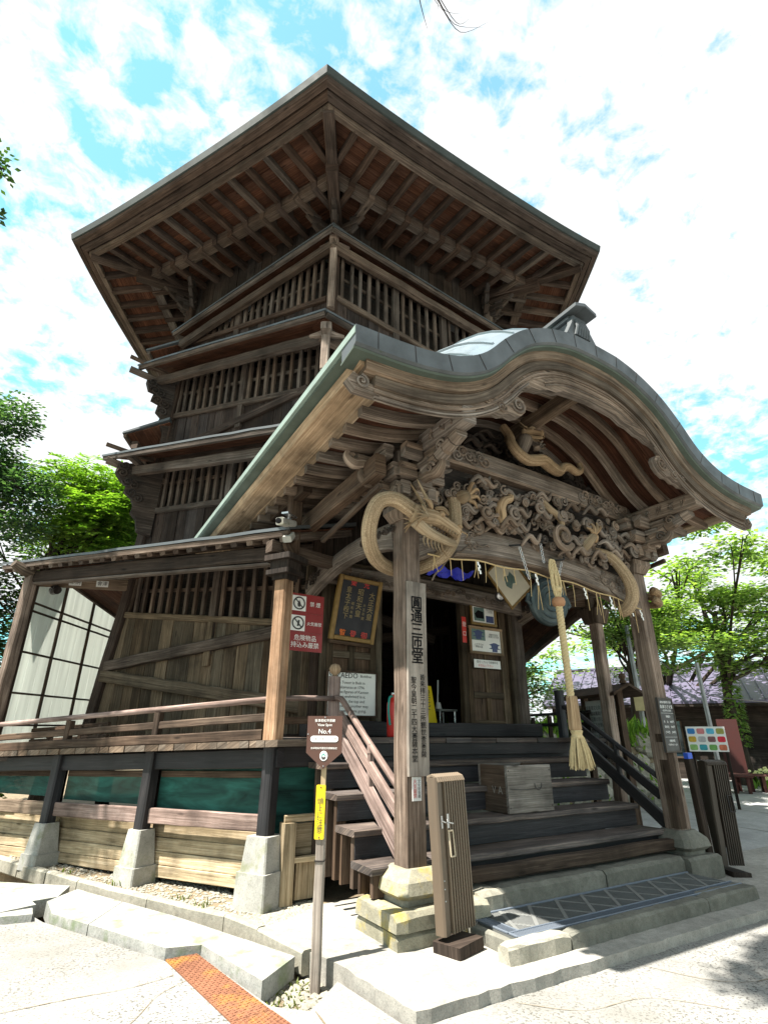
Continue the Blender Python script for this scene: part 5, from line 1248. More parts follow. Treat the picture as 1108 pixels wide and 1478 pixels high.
# handwritten english board
eb = thing('english_notice', 'white board with handwritten black english text behind the stair rail', 'notice board', (.60, 2.10, 1.80))
m = MB(); m.box(.285, .955, 2.105, 2.125, 1.80, 2.31, .002); ebp = m.build('board', WHITE, eb)
m = MB()
for z in (1.80, 2.31): m.bar((.27, 2.10, z), (.97, 2.10, z), .03, .022)
for x in (.278, .962): m.bar((x, 2.10, 1.81), (x, 2.10, 2.30), .022, .03, up=Y)
m.build('frame', W_BROWN, eb)
text('lettering', 'SAZAEDO', (.30, 2.104, 2.262), X, UP, .088, CHAR, ebp, 'LEFT', bold=.004); text('lettering', 'Buddhist', (.73, 2.104, 2.262), X, UP, .046, CHAR, ebp, 'LEFT')
text('lettering', 'hexagon Tower is Built in\nAizu Wakamatsu at 1796\nThe three figures of Kannon\nwere once enshrined in it.\nYou go up to the top and\ncome down by another way,\nso you meet no one going.', (.30, 2.104, 2.02), X, UP, .048, CHAR, ebp, 'LEFT', 1.12)
# things hung on the right door
def framed(name, x0, x1, z0, z1, y, label, art, fm=W_PALE, lean=0):
    t = thing(name, label, 'framed picture', ((x0+x1)/2, y, z0), 'framed pictures on the right door')
    m = MB(); m.box(x0, x1, y, y+.02, z0, z1, .002); m.build('print', CREAM if lean else WHITE, t)
    m = MB()
    for z in (z0, z1): m.bar((x0-.03, y-.004, z), (x1+.03, y-.004, z), .03, .04, c=.005)
    for x in (x0-.012, x1+.012): m.bar((x, y-.004, z0+.02), (x, y-.004, z1-.02), .036, .03, up=Y, c=.005)
    m.build('frame', fm, t); return t
yd = 2.12
f1_ = framed('framed_print', 2.60, 3.04, 3.12, 3.41, yd, 'upper framed print with a small building photograph on the right door', 0, GOLD)
m = MB(); m.prism([(-.18, -.10), (.02, -.10), (.02, .10), (-.18, .10)], (2.82, yd, 3.265), X, UP, (0, -1, 0), .002); a_ = m.build('photo', PICG, f1_)
m = MB(); m.prism([(-.17, .0), (-.10, .06), (.0, .04), (.01, -.06), (-.14, -.06)], (2.82, yd-.0025, 3.265), X, UP, (0, -1, 0), .001); m.build('photo_shape', BLACK, a_)
m = MB(); m.prism([(.05, -.11), (.20, -.11), (.20, -.01), (.05, -.01)], (2.82, yd, 3.265), X, UP, (0, -1, 0), .002); m.build('photo', PICB, f1_)
text('lettering', '会津名所\n三匝堂', (2.95, yd-.001, 3.33), X, UP, .035, CHAR, f1_)
f2_ = framed('framed_print', 2.555, 3.13, 2.70, 3.06, yd, 'lower wider framed print with two blue pictures on the right door', 0, W_PALE)
for cx, cz in ((2.70, 2.965), (3.0, 2.80)):
    m = MB(); m.prism([(-.13, -.085), (.13, -.085), (.13, .08), (-.13, .08)], (cx, yd, cz), X, UP, (0, -1, 0), .0015); a_ = m.build('photo', PICG if cz > 2.9 else PAPER, f2_)
    m = MB()
    m.prism([(-.11, .03), (-.02, .06), (.02, .06), (.11, .03), (.07, .02), (.06, -.01), (.12, -.03), (.05, -.03), (.05, -.07), (-.05, -.07), (-.05, -.03), (-.12, -.03), (-.06, -.01), (-.07, .02)], (cx, yd-.002, cz), X, UP, (0, -1, 0), .001); m.build('photo_shape', PICB, a_)
text('lettering', '重要文化財\n会津さざえ堂', (2.99, yd-.001, 2.96), X, UP, .034, CHAR, f2_); text('lettering', '上り下りの\n螺旋の道', (2.70, yd-.001, 2.80), X, UP, .034, CHAR, f2_)
dn = thing('door_notice', 'small white paper strip with red and black writing on the right door', 'notice', (2.84, yd, 2.49))
m = MB(); m.box(2.59, 3.09, yd, yd+.004, 2.49, 2.605, .001); p_ = m.build('paper', PAPER, dn)
text('lettering', '受付 こちらで拝観料を', (2.84, yd-.001, 2.57), X, UP, .040, CHAR, p_); text('lettering', 'お支払い下さい', (2.80, yd-.001, 2.52), X, UP, .040, RED, p_)
rt = thing('red_label', 'narrow red strip with two white characters on the right door frame', 'label', (2.45, 2.15, 2.84))
m = MB(); m.box(2.425, 2.50, 2.145, 2.152, 2.83, 3.20, .001); p_ = m.build('strip', RED, rt)
text('lettering', '登\n口', (2.462, 2.144, 3.02), X, UP, .075, PAPER, p_, sp=1.8)
# framed print tilted under the porch ceiling
hp_ = thing('hanging_print', 'pale framed print tilted under the porch ceiling beside the gong', 'framed picture', (2.5, 1.2, 3.3))
h0 = V((2.52, 1.22, 3.55)); hx = V((.72, .1, -.62)).normalized(); hy = V((.50, -.25, .60)); hy = (hy-hx*hy.dot(hx)).normalized(); hn = hx.cross(hy)
m = MB(); m.prism([(-.30, -.20), (.30, -.20), (.30, .20), (-.30, .20)], h0, hx, hy, hn, .012); hpp = m.build('print', CREAM, hp_)
m = MB()
for e in (-1, 1): m.bar(h0+hn*.01+hy*e*.215-hx*.33, h0+hn*.01+hy*e*.215+hx*.33, .03, .03, up=hn, c=.004); m.bar(h0+hn*.01+hx*e*.315-hy*.2, h0+hn*.01+hx*e*.315+hy*.2, .03, .03, up=hn, c=.004)
m.build('frame', GOLD, hp_)
m = MB(); m.prism([(-.10, -.04), (-.06, .02), (-.09, .07), (.02, .09), (.10, .06), (.07, .01), (.12, -.05), (.03, -.09)], h0+hn*.0125, hx, hy, hn, .001); m.build('ink_drawing', PICG, hpp)
sl = thing('spot_lamp', 'small round lamp fixed under the porch ceiling near the right door', 'lamp', (2.80, 1.75, 3.45))
m = MB(); m.lathe((2.72, 1.62, 3.44), (-.5, -.75, -.35), [(.03, -.08), (.06, -.06), (.085, .02), (.075, .02), (0, .01)], 14); l_ = m.build('housing', IRON, sl); m = MB(); m.lathe((2.72, 1.62, 3.44), (-.5, -.75, -.35), [(.06, .022), (.05, .032), (0, .04)], 14); m.build('lens', STEEL, l_)
m = MB(); m.bar((2.74, 1.64, 3.46), (2.80, 1.72, 3.62), .02, .02); m.build('arm', IRON, sl)

m = MB(); rows = [[V((.95+.05*i+.01*math.sin(j*3), .75+.05*j, 3.36+.03*math.sin(i*1.3+j)+.02*math.cos(j*2.2))) for i in range(12)] for j in range(6)]
m.grid(rows); tag(m.build('blue_sheet', BLUE), 'bright blue sheet tucked up behind the dragon under the porch ceiling', 'sheet')

# ------------------------------------------------------------------ hanging gong, rope and sacred string
gg = thing('temple_gong', 'round dark bronze gong hanging behind the bell rope', 'gong', (1.82, .12, 2.66))
gc = V((2.0, .12, 2.97)); gn = V((-.10, -.98, -.12)).normalized()
gm = MB(); gm.lathe(gc, gn, [(0, -.07), (.20, -.06), (.26, -.03), (.27, 0), (.26, .03), (.235, .05), (.225, .044), (.19, .052), (.18, .062), (.165, .055), (.12, .06), (.11, .07), (.095, .062), (.06, .064), (.05, .075), (0, .078)], 36); gm.build('disc', BRONZE, gg, smooth=False)
sd = gn.cross(UP).normalized()
for e in (-1, 1):
    gm = MB(); gm.tube([gc+sd*e*.26-UP*.05, gc+sd*e*.30-UP*.02, gc+sd*e*.27+UP*.06], .025, 7); gm.build('lug', BRONZE, gg)
    gm = MB(); gm.tube([gc+sd*e*.15+UP*.2, gc+sd*e*.15+UP*.75], .010, 6); gm.build('hanger', IRON, gg)
def chain(m, p, q, n, r=.014):
    p, q = V(p), V(q); d = (q-p).normalized(); s = d.cross(Y).normalized(); s2 = d.cross(s)
    for i in range(n):
        c = p.lerp(q, (i+.5)/n); a = s if i % 2 else s2; l = (q-p).length/n*.62
        m.tube([c+d*l*math.cos(R(t))+a*r*math.sin(R(t)) for t in range(0, 361, 36)], .0042, 5, ref=d.cross(a))
for x, z0, z1, dx_, l in ((1.42, 3.46, 3.12, .10, 'steel chain hanging from the left hook of the front beam'), (1.75, 3.56, 3.34, .02, 'steel chain on the middle hook above the bell rope'), (2.06, 3.40, 3.12, -.12, 'steel chain hanging from the hook just right of the bell rope')):
    t = thing('chain', l, 'chain', (x, -.05, z1), 'chains on the front beam')
    m = MB(); m.tube(cm([(x-.07, .02, z0+.02), (x-.02, -.05, z0+.015), (x+.05, -.07, z0+.03), (x+.06, -.07, z0+.06)], 4), .011, 6); m.build('hook', IRON, t)
    m = MB(); chain(m, (x+.02, -.065, z0), (x+.02+dx_, -.065, z1), 8); m.build('links', STEEL, t)
br = thing('bell_rope', 'thick twisted straw bell rope with wooden grip and tassel', 'bell rope', (1.93, -.07, 1.30))
def strand(p, q, r, turns, n=3, rr=.55, seg=10):
    m = MB(); p, q = V(p), V(q); d = (q-p).normalized(); a = d.cross(Y).normalized(); b = d.cross(a); N_ = int(turns*seg)
    for k in range(n):
        m.tube([p.lerp(q, i/N_)+(a*math.cos(2*math.pi*(i/seg+k/n))+b*math.sin(2*math.pi*(i/seg+k/n)))*r*.55 for i in range(N_+1)], r*rr, 7, ref=a)
    return m
yq = -.10
strand((1.905, yq, 2.88), (1.915, yq, 1.93), .036, 9).build('twisted_rope', ROPE, br, smooth=True)
m = MB()
for k in range(5):
    o = (k-2)*.026; q_ = cm([(1.905+o*.4, yq, 2.95), (1.885+o*1.2, yq-.02+.012*(k % 2), 3.08), (1.875+o*1.1-.012*(k % 2), yq-.02, 3.20), (1.88+o*.9, yq-.012*(k % 2), 3.30), (1.88+o*.5, yq, 3.38)], 6)
    for e in (0, 2.1, 4.2): m.tube([p+V((math.cos(i*.9+e), math.sin(i*.9+e), 0))*.008 for i, p in enumerate(q_)], .0085, 5)
m.tube([(1.87, yq, 3.06), (1.93, yq-.02, 3.05)], .03, 7); m.build('rope_loops', ROPE, br, smooth=True)
m = MB(); m.lathe((1.905, yq, 2.86), UP, [(.035, 0), (.062, .015), (.072, .05), (.062, .09), (.03, .105)], 16); m.build('knot_collar', plain('terracotta_cord', (.36, .19, .10), .8), br, smooth=True)
m = MB(); m.loft([[V((1.925, yq, z))+V((math.cos(R(a)), math.sin(R(a)), 0))*r for a in range(22, 382, 60)] for z, r in ((1.96, .050), (1.94, .056), (1.66, .062), (1.645, .056))]); m.build('wooden_grip', W_DRAGON, br)
m = MB(); m.lathe((1.935, yq, 1.645), -UP, [(.055, 0), (.060, .01), (.050, .035), (.052, .045), (.062, .06), (.058, .075)], 16)
for i in range(150):
    a = random.uniform(0, 6.283); r = .060*math.sqrt(random.random()); q = 1+random.uniform(.35, .75); c = V((math.cos(a), math.sin(a), 0)); b = V((1.935, yq, 1.58))
    m.tube([b+c*r, b+c*r*q*1.05-UP*.12, b+c*r*q*1.35-UP*random.uniform(.24, .29)], [.006, .0065, .004], 4)
m.build('tassel', ROPE, br)
sr = thing('sacred_straw_string', 'thin straw string with hanging strands and white paper streamers across the front', 'straw string', (1.85, -.05, 3.0))
sag_ = lambda x: 3.20-.10*((x-PC)/1.6)**2-.045*(x-PC)+.012*math.sin(x*9)
m = MB(); m.tube([(x, -.035, sag_(x)) for x in [.25+i*.08 for i in range(41)]], .008, 6); m.build('string', STRAW, sr)
for i in range(21):
    x = .36+i*.148+random.uniform(-.05, .05); z = sag_(x); m = MB(); l = random.uniform(.14, .40)
    for e in ((0,) if i % 3 else (-.03, .03)): m.tube([(x, -.04, z), (x+e*.3, -.045, z-l*.5), (x+e+random.uniform(-.015, .015), -.04, z-l)], [.0042, .0045, .003], 5)
    m.build('straw_strand', STRAW, sr)
for x in (.86, 1.66, 2.42, 2.86, 3.22, 3.40):
    m = MB(); z = sag_(x)
    for k in range(4):
        m.prism([(-.012, 0), (.009, .004), (.015, -.032), (-.006, -.036)], (x+(.009 if k % 2 else -.006), -.05-.003*k, z-.02-.030*k), X, UP, (0, -1, 0), .002)
    m.build('paper_streamer', PAPER, sr)

# ------------------------------------------------------------------ things standing about
ob = thing('offering_box', 'weathered open topped wooden offering box standing on the steps', 'offering box', (1.84, .66, .88))
x0, x1, y0, y1, z0, z1 = 1.53, 2.15, .49, .92, .883, 1.315
m = MB(); m.box(x0, x1, y0, y0+.03, z0, z1, .006); fp = m.build('front_board', BOXW, ob)
m = MB(); m.tube([(x1-.20+.05*math.cos(R(a)), y0-.004, z0+.26+.06*math.sin(R(a))) for a in range(180, 361, 20)], .004, 5); m.tube(cm([(x0+.03, y0-.003, z0+.22), (x0+.25, y0-.004, z0+.205), (x1-.15, y0-.003, z0+.22)], 4), .003, 5); m.build('scratch_mark', CHAR, fp)
for i, (a, b) in enumerate(((x0, x0+.03), (x1-.03, x1))): m = MB(); m.bar(((a+b)/2, y0+.031, (z0+z1)/2), ((a+b)/2, y1-.031, (z0+z1)/2), .03, z1-z0, c=.006); sd_ = m.build('side_board', BOXD, ob)
m = MB(); m.box(x0, x1, y1-.03, y1, z0, z1, .006); m.build('back_board', BOXW, ob)
m = MB(); m.box(x0+.03, x1-.03, y0+.03, y1-.03, z0, z0+.03); m.build('bottom_board', BOXD, ob)
m = MB(); m.box(x0+.03, x1-.03, y0+.03, y1-.03, z1-.09, z1-.07); m.build('inner_shelf', W_DK, ob)
m = MB()
for x in (x0+.02, x1-.02):
    for z in (z0+.05, z1-.05): m.lathe((x, y0, z), (0, -1, 0), [(.008, 0), (.006, .003), (0, .004)], 8)
m.build('nail_head', IRON, ob)
text('lettering', 'V A', (x0-.001, .64, z0+.20), (0, -1, 0), UP, .10, plain('chalk', (.25, .23, .2), .9), ob)
def folding_gate(name, label, c, ex, lean, h, w, d, mat, matd, nrib):
    g = thing(name, label, 'folding gate', c, 'folded gates at the foot of the steps')
    ex = V(ex).normalized(); ey = V((-ex.y, ex.x, 0)); u = (UP+V(lean)).normalized(); c = V(c)
    def P(x, y, z): return c+ex*x+ey*y+u*z
    m = MB(); m.bar(P(-w*.12, -.05, 0), P(-w*.12, -.05, .07), w*.82, d*2.4, up=ey, c=.006); m.build('foot_block', W_DK, g)
    m = MB(); z0 = .10
    def slab(x0, x1, y0, y1, za, zb, c=.008): m.bar(P((x0+x1)/2, (y0+y1)/2, za), P((x0+x1)/2, (y0+y1)/2, zb), x1-x0, y1-y0, up=ey, c=c)
    slab(-w/2, -w/2+.075, -d/2, d/2, z0, h-.02, .012); slab(-w/2+.08, w/2, -d/2+.03, d/2-.006, z0+.16, h-.035)
    m.build('leaf_stack', mat, g)
    m = MB()
    for i in range(max(nrib, 7)):
        x = -w/2+.092+(w-.10)*i/(max(nrib, 7)-1); m.bar(P(x, -d/2+.006, z0+.005), P(x, -d/2+.006, h-.04), .013, .036, up=ey, c=.003)
    m.build('fluting', matd, g)
    m = MB()
    for i in range(13):
        x = -w/2+.02+(w-.03)*i/12; m.tube([P(x, -d/2-.012, h-.05), P(x, -d/2+.005, h-.022), P(x, 0, h-.008), P(x, d/2-.005, h-.022), P(x, d/2, h-.05)], [.010, .012, .013, .012, .010], 6)
    m.build('top_cap', matd, g)
    return g, P
gl, P = folding_gate('folding_gate', 'folded ribbed brown gate standing in front of the near porch post', (.205, -.30, .235), (.96, .27, 0), (-.035, .015, 0), 1.09, .345, .095, W_GATE, W_GATEL, 9)
yf = -.045
m = MB(); m.bar(P(-.135, yf-.006, .74), P(-.135, yf-.006, .82), .02, .006, up=V((.37, -.93, 0)), c=.002); m.bar(P(-.148, yf-.012, .79), P(-.11, yf-.02, .775), .008, .008); m.bar(P(-.088, yf-.025, .74), P(-.088, yf-.025, .83), .022, .006, up=V((.37, -.93, 0)), c=.002); m.bar(P(-.09, yf-.034, .775), P(-.04, yf-.034, .765), .010, .010); m.build('latch', STEEL, gl)
m = MB(); q = [P(-.085, yf-.022, .72), P(-.085, yf-.03, .56), P(-.035, yf-.03, .56), P(-.035, yf-.022, .72)]
for i in range(4): m.bar(q[i], q[(i+1) % 4], .010, .010)
m.build('pull_frame', plain('cream_metal', (.5, .42, .3), .4, .3), gl)
m = MB()
for z in (.42, .37, .30): m.lathe(P(-.145, yf-.001, z), V((.37, -.93, 0)), [(.005, 0), (.004, .003), (0, .004)], 7)
m.build('screw', STEEL, gl)
gr_, P = folding_gate('folding_gate', 'folded dark gate leaning outwards beside the far right porch post', (4.20, -.02, .20), (.85, -.52, 0), (.075, -.0, 0), 1.14, .24, .20, W_GATED, W_GATED, 0)
m = MB(); q = [P(.05, -.125, .78), P(.05, -.145, .62), P(.10, -.145, .62), P(.10, -.125, .78)]
for i in range(4): m.bar(q[i], q[(i+1) % 4], .012, .012)
m.build('pull_frame', IRON, gr_)
gp_ = thing('gate_post', 'slim dark gate post with a blue reflection painted on its tip leaning beside the far right porch post', 'gate post', (3.86, -.04, .235))
m = MB(); m.bar((3.86, -.04, .235), (3.815, -.04, 1.36), .10, .07, up=Y, c=.008); m.build('post', W_DK, gp_)
m = MB(); m.bar((3.815, -.04, 1.36), (3.812, -.04, 1.42), .085, .06, up=Y, c=.006); m.build('cap', plain('blue_reflection', (.03, .09, .5), .4), gp_)  # blue block stands for a reflection on the top of the post
m = MB(); m.bar((3.915, -.06, .24), (3.865, -.06, 1.36), .012, .012); m.build('rod', STEEL, gp_)
fe = thing('fire_extinguisher', 'red fire extinguisher with green hose behind the near porch post', 'fire extinguisher', (.985, 1.75, 1.57))
m = MB(); m.lathe((.985, 1.75, 1.572), UP, [(.07, 0), (.075, .02), (.075, .36), (.055, .41), (.025, .43), (.022, .47)], 16); m.build('cylinder', RED, fe, smooth=True)
m = MB(); m.bar((.965, 1.75, 2.04), (1.07, 1.72, 2.06), .02, .02); m.bar((.985, 1.75, 2.0), (.985, 1.75, 2.06), .035, .035, up=Y); m.build('lever', STEEL, fe)
m = MB(); m.tube(cm([(.985, 1.75, 2.02), (.905, 1.70, 2.0), (.885, 1.69, 1.85), (.905, 1.69, 1.70)], 5), .013, 7); m.build('hose', TEAL, fe)
yw = thing('floor_sign', 'yellow folding caution sign standing in the dark doorway', 'floor sign', (2.2, 2.65, 1.60))
m = MB(); m.prism([(-.16, 0), (.16, 0), (.10, .66), (-.10, .66)], (2.13, 2.62, 1.60), X, V((0, .12, 1)).normalized(), (0, -1, 0), .012); yp = m.build('front_leaf', YELLOW, yw)
m = MB(); m.prism([(-.16, 0), (.16, 0), (.10, .66), (-.10, .66)], (2.13, 2.82, 1.60), X, V((0, -.14, 1)).normalized(), (0, -1, 0), .012); m.build('back_leaf', YELLOW, yw)
text('lettering', '足\n元\n注\n意', (2.13, 2.605+.045, 1.95), X, UP, .12, CHAR, yp, sp=1.)
tb_ = thing('small_table', 'pale reception table just inside the doorway', 'table', (2.55, 2.9, 1.60))
m = MB(); m.box(2.42, 2.75, 2.75, 3.1, 1.92, 1.95, .004); m.build('table_top', CONC, tb_)
for x in (2.45, 2.72):
    for y in (2.78, 3.07): m = MB(); m.bar((x, y, 1.60), (x, y, 1.92), .03, .03, up=Y); m.build('leg', STEEL, tb_)
m = MB(); m.bar((2.44, 2.82, 2.02), (2.46, 2.82, 2.36), .02, .02, up=Y); m.tube([(2.44, 2.80, 1.952), (2.44, 2.80, 2.04)], [.05, .03], 9); tag(m.build('desk_lamp', WHITE), 'slim white lamp on the table in the doorway', 'lamp')
sc_ = thing('security_camera', 'grey security camera on the strut above the gallery pillar', 'camera', (-.66, 1.22, 3.55))
m = MB(); m.bar((-.78, 1.10, 3.78), (-.62, 1.24, 3.80), .08, .02, c=.004); m.bar((-.70, 1.17, 3.60), (-.70, 1.17, 3.78), .03, .03, up=Y); m.build('bracket', STEEL, sc_)
m = MB(); m.bar((-.86, 1.02, 3.64), (-.64, 1.20, 3.70), .09, .08, c=.012); m.build('housing', CONC, sc_)
m = MB(); m.lathe((-.87, 1.01, 3.637), (-.22, -.18, -.06), [(.03, 0), (.03, .02), (.0, .022)], 10); m.build('lens', BLACK, sc_)
m = MB(); m.bar((-.72, 1.14, 3.50), (-.66, 1.20, 3.58), .10, .07, c=.01); m.build('sensor_box', CONC, sc_)
fl = thing('flood_lamp', 'pair of small flood lamps under the corridor eave by the white screen', 'lamp', LF(2.55, 3.62, 3.85))
for da in (0, -.10): m = MB(); m.lathe(LF(2.55+da, 3.60, 3.85), (.4, -.7, -.45), [(.02, -.06), (.05, -.03), (.06, .03), (.045, .03), (0, .02)], 10); m.build('lamp_head', IRON if da else STEEL, fl)
m = MB(); m.bar(LF(2.58, 3.66, 3.87), LF(2.42, 3.66, 3.87), .02, .02); m.build('arm', IRON, fl)

# ------------------------------------------------------------------ beyond the pagoda on the right
hA, hB = V((15.6, 12.2, 0)), V((25.0, -3.4, 0)); hd = (hB-hA).normalized(); hn2 = V((hd.y, -hd.x, 0)); hn2 = hn2 if hn2.x < 0 else -hn2
hs = thing('souvenir_house', 'long low dark house with a purple metal roof behind the right trees', 'house', hA+UP*.17)
def HP(t, d, z): return hA+hd*t-hn2*d+UP*z     # t along, d depth behind the front wall
HL = (hB-hA).length
m = MB(); m.loft([[HP(t, -.7, 2.75), HP(t, 3.2, 4.35), HP(t, 3.2, 4.27), HP(t, -.7, 2.67)] for t in (-.5, HL+.5)]); m.loft([[HP(t, 3.2, 4.35), HP(t, 7.2, 2.7), HP(t, 7.2, 2.62), HP(t, 3.2, 4.27)] for t in (-.5, HL+.5)])
rf = m.build('roof', PROOF, hs)
m = MB(); t = -.5
while t < HL+.5: m.bar(HP(t, -.7, 2.775), HP(t, 3.2, 4.375), .05, .05); t += .42
m.bar(HP(-.5, 3.2, 4.40), HP(HL+.5, 3.2, 4.40), .22, .10); m.build('roof_seams', PROOF, rf)
m = MB(); m.bar(HP(-.3, .10, 1.45), HP(HL+.2, .10, 1.45), .12, 2.7); m.bar(HP(-.3, 6.5, 1.3), HP(HL+.2, 6.5, 1.3), .12, 2.5); m.bar(HP(0, .1, 1.3), HP(0, 6.5, 1.3), .12, 2.5); m.build('wall', W_DK, hs)
m = MB(); m.bar(HP(-.5, -.66, 2.63), HP(HL+.4, -.66, 2.63), .05, .12); m.build('eave_fascia', W_DK, hs)
for t0, t1, z0, z1 in ((.5, 1.6, .9, 2.2), (7.7, 9.3, .85, 1.85), (9.8, 12.2, .8, 1.9), (12.6, 14.8, .8, 1.9), (2.9, 4.3, .9, 2.1)):
    m = MB(); m.bar(HP((t0), .02, z0-.03), HP(t1, .02, z0-.03), .08, .06); m.bar(HP(t0, .02, z1+.03), HP(t1, .02, z1+.03), .08, .06)
    for t in (t0, (t0+t1)/2, t1): m.bar(HP(t, .02, z0), HP(t, .02, z1), .06, .06, up=hd)
    wn = m.build('window', W_BROWN, hs); m = MB(); m.bar(HP(t0, .035, (z0+z1)/2), HP(t1, .035, (z0+z1)/2), .02, z1-z0); m.build('pane', GLASS, wn)
m = MB(); m.bar(HP(7.4, -.12, .72), HP(12.8, -.12, .72), .3, .06); m.build('window_shelf', W_PALE, hs)
m = MB(); m.bar(HP(8.9, -.02, 2.05), HP(10.3, -.02, 2.05), .02, .30); m.build('white_signboard', WHITE, hs)
# dry stone retaining wall with plants on it
rw = thing('retaining_wall', 'rough boulder retaining wall with plants on top behind the stair', 'stone wall', (6.6, 4.6, .17))
m = MB()
wA, wB = V((4.6, 5.6, 0)), V((9.6, 4.1, 0)); wd_ = (wB-wA).normalized(); wn_ = V((wd_.y, -wd_.x, 0))
for i in range(120):
    t = random.random(); z = random.uniform(.15, 1.55); r = random.uniform(.12, .27); c = wA.lerp(wB, t)+UP*z+wn_*(-.18*z)
    rings = []
    for j in range(6):
        a = -math.pi/2+math.pi*j/5; rings.append([c+wd_*math.cos(a)*r*math.cos(b)*random.uniform(.8, 1.15)+wn_*math.cos(a)*r*.7*math.sin(b)*random.uniform(.8, 1.1)+UP*math.sin(a)*r*.8 for b in [k*.785 for k in range(8)]])
    m.loft(rings)
m.build('boulders', STONE, rw)
m = MB(); m.loft([[wA+wn_*y+UP*z for y, z in ((0, .1), (-.3, 1.5), (-3.5, 1.7), (-3.5, .1))], [wB+wn_*y+UP*z for y, z in ((0, .1), (-.3, 1.4), (-3.5, 1.5), (-3.5, .1))]]); m.build('earth_bank', DIRT, rw)
# notice board with a little roof
nbd = thing('notice_board', 'large white notice board under a small tiled roof behind the right stair rail', 'notice board', (5.0, 1.75, .17))
nA, nB = V((4.92, 2.16, 0)), V((4.64, 1.38, 0)); nx_ = (nB-nA).normalized(); nn = V((nx_.y, -nx_.x, 0)); nn = nn if nn.x < 0 else -nn
if nx_.cross(UP).dot(nn) < 0: nx_ = -nx_; nA, nB = nB, nA
m = MB(); m.prism([(0, 1.15), ((nB-nA).length, 1.15), ((nB-nA).length, 2.10), (0, 2.10)], nA, nx_, UP, nn, .02); np_ = m.build('panel', WHITE, nbd)
text('lettering', '国指定重要文化財　旧正宗寺三匝堂\nさざえ堂は寛政八年に建てられた\n六角三層の珍しい建築である\n上りと下りが別の通路になった\n二重螺旋のスロープを持ち\nかつては西国三十三観音像が\n安置されていたという\n参拝者はこのお堂をお参りすること\nで三十三観音参りができるといわれ\n平成七年に指定された', (nA+nB)/2+UP*1.62+nn*.022, nx_, UP, .066, CHAR, np_, sp=1.25)
for p in (nA-nx_*.05, nB+nx_*.05): m = MB(); m.bar(p+UP*.15, p+UP*2.22, .09, .09, up=nn); m.build('post', W_BROWN, nbd)
m = MB(); c_ = (nA+nB)/2
for e in (-1, 1): m.loft([[c_+nx_*s*.75+nn*e*.26+UP*2.16, c_+nx_*s*.75+UP*2.30, c_+nx_*s*.75+UP*2.26, c_+nx_*s*.75+nn*e*.26+UP*2.12] for s in (-1, 1)])
m.lathe(c_+nx_*.62+UP*2.30, UP, [(.05, 0), (.05, .03), (.03, .05), (.055, .09), (.04, .13), (0, .15)], 10); m.build('roof', W_BROWN, nbd)
# colourful map board on a dark red stand
mp = thing('picture_board', 'white board of many coloured pictures on a dark red stand by the benches', 'information board', (10.5, 3.4, .17))
mc_ = V((10.25, 3.36, 0)); mx_ = V((.46, -.89, 0)); mn_ = V((-.89, -.46, 0))
m = MB(); m.prism([(-.38, 1.28), (.38, 1.28), (.38, 1.79), (-.38, 1.79)], mc_+mn_*.06, mx_, UP, mn_, .03); mpp = m.build('panel', WHITE, mp)
cols = [plain('print_%s' % n, c, .6, 0, .2, .5, 14) for n, c in (('blue', (.05, .22, .5)), ('rose', (.55, .2, .2)), ('sky', (.1, .4, .55)), ('olive', (.3, .3, .08)), ('amber', (.55, .36, .05)), ('grey', (.4, .4, .4)), ('umber', (.2, .1, .1)), ('crimson', (.6, .04, .06)), ('lime', (.25, .45, .15)), ('teal', (.05, .3, .35)), ('leaf', (.15, .35, .1)), ('brick', (.5, .15, .08)))]
for i in range(12):
    cx, cz = -.28+.187*(i % 4), 1.695-.165*(i//4); m = MB(); m.prism(rrect(.15, .115, .03, 3), mc_+mn_*.092+mx_*cx+UP*cz, mx_, UP, mn_, .002); m.build('picture', cols[i], mpp)
m = MB(); m.prism([(-.16, .85), (.24, .85), (.24, 1.95), (-.16, 1.95)], mc_-mn_*.35+mx_*.40, mx_, UP, mn_, .05); m.build('stand', plain('dark_red_wood', (.045, .013, .011), .5), mp)
for e in (-.33, .33): m = MB(); m.bar(mc_+mx_*e+UP*.17, mc_+mx_*e+UP*1.28, .06, .06, up=mn_); m.build('leg', W_DK, mp)
m = MB(); m.prism([(-.16, .86), (.12, .86), (.12, 1.10), (-.16, 1.10)], mc_+mn_*.0+mx_*-.12, mx_, UP, mn_, .01); lo = m.build('small_poster', WHITE, mp); m = MB(); m.prism([(-.1, .89), (.02, .91), (.05, 1.0), (-.05, 1.04)], mc_+mn_*.012+mx_*-.12, mx_, UP, mn_, .002); m.build('poster_shape', cols[2], lo)
# benches
def bench(c, ang, label, grp='red brown benches on the plaza'):
    t = thing('bench', label, 'bench', (0, 0, 0), grp)
    m = MB()
    for i in range(4): m.bar((-.75, -.21+i*.14, .42), (.75, -.21+i*.14, .42), .125, .05)
    m.build('seat', RWD, t)
    for x in (-.6, -.3, 0, .3, .6): m = MB(); m.bar((x, 0, 0), (x, 0, .395), .09, .40, up=Y, c=.01); m.build('leg', RWD, t)
    t.location = c; t.rotation_euler = (0, 0, ang); return t
RWD = wood('red_brown_bench_wood', (.06, .025, .02), (.13, .055, .045), (.21, .10, .085))
b1 = bench((15.0, 4.75, .175), R(-55), 'low slatted bench nearest the flower bed in the right distance')
b2 = copy_tree(b1); b2.location = (13.9, 5.25, .175); b2.rotation_euler = (0, 0, R(-62)); tag(b2, 'bench half hidden behind the dark red stand')
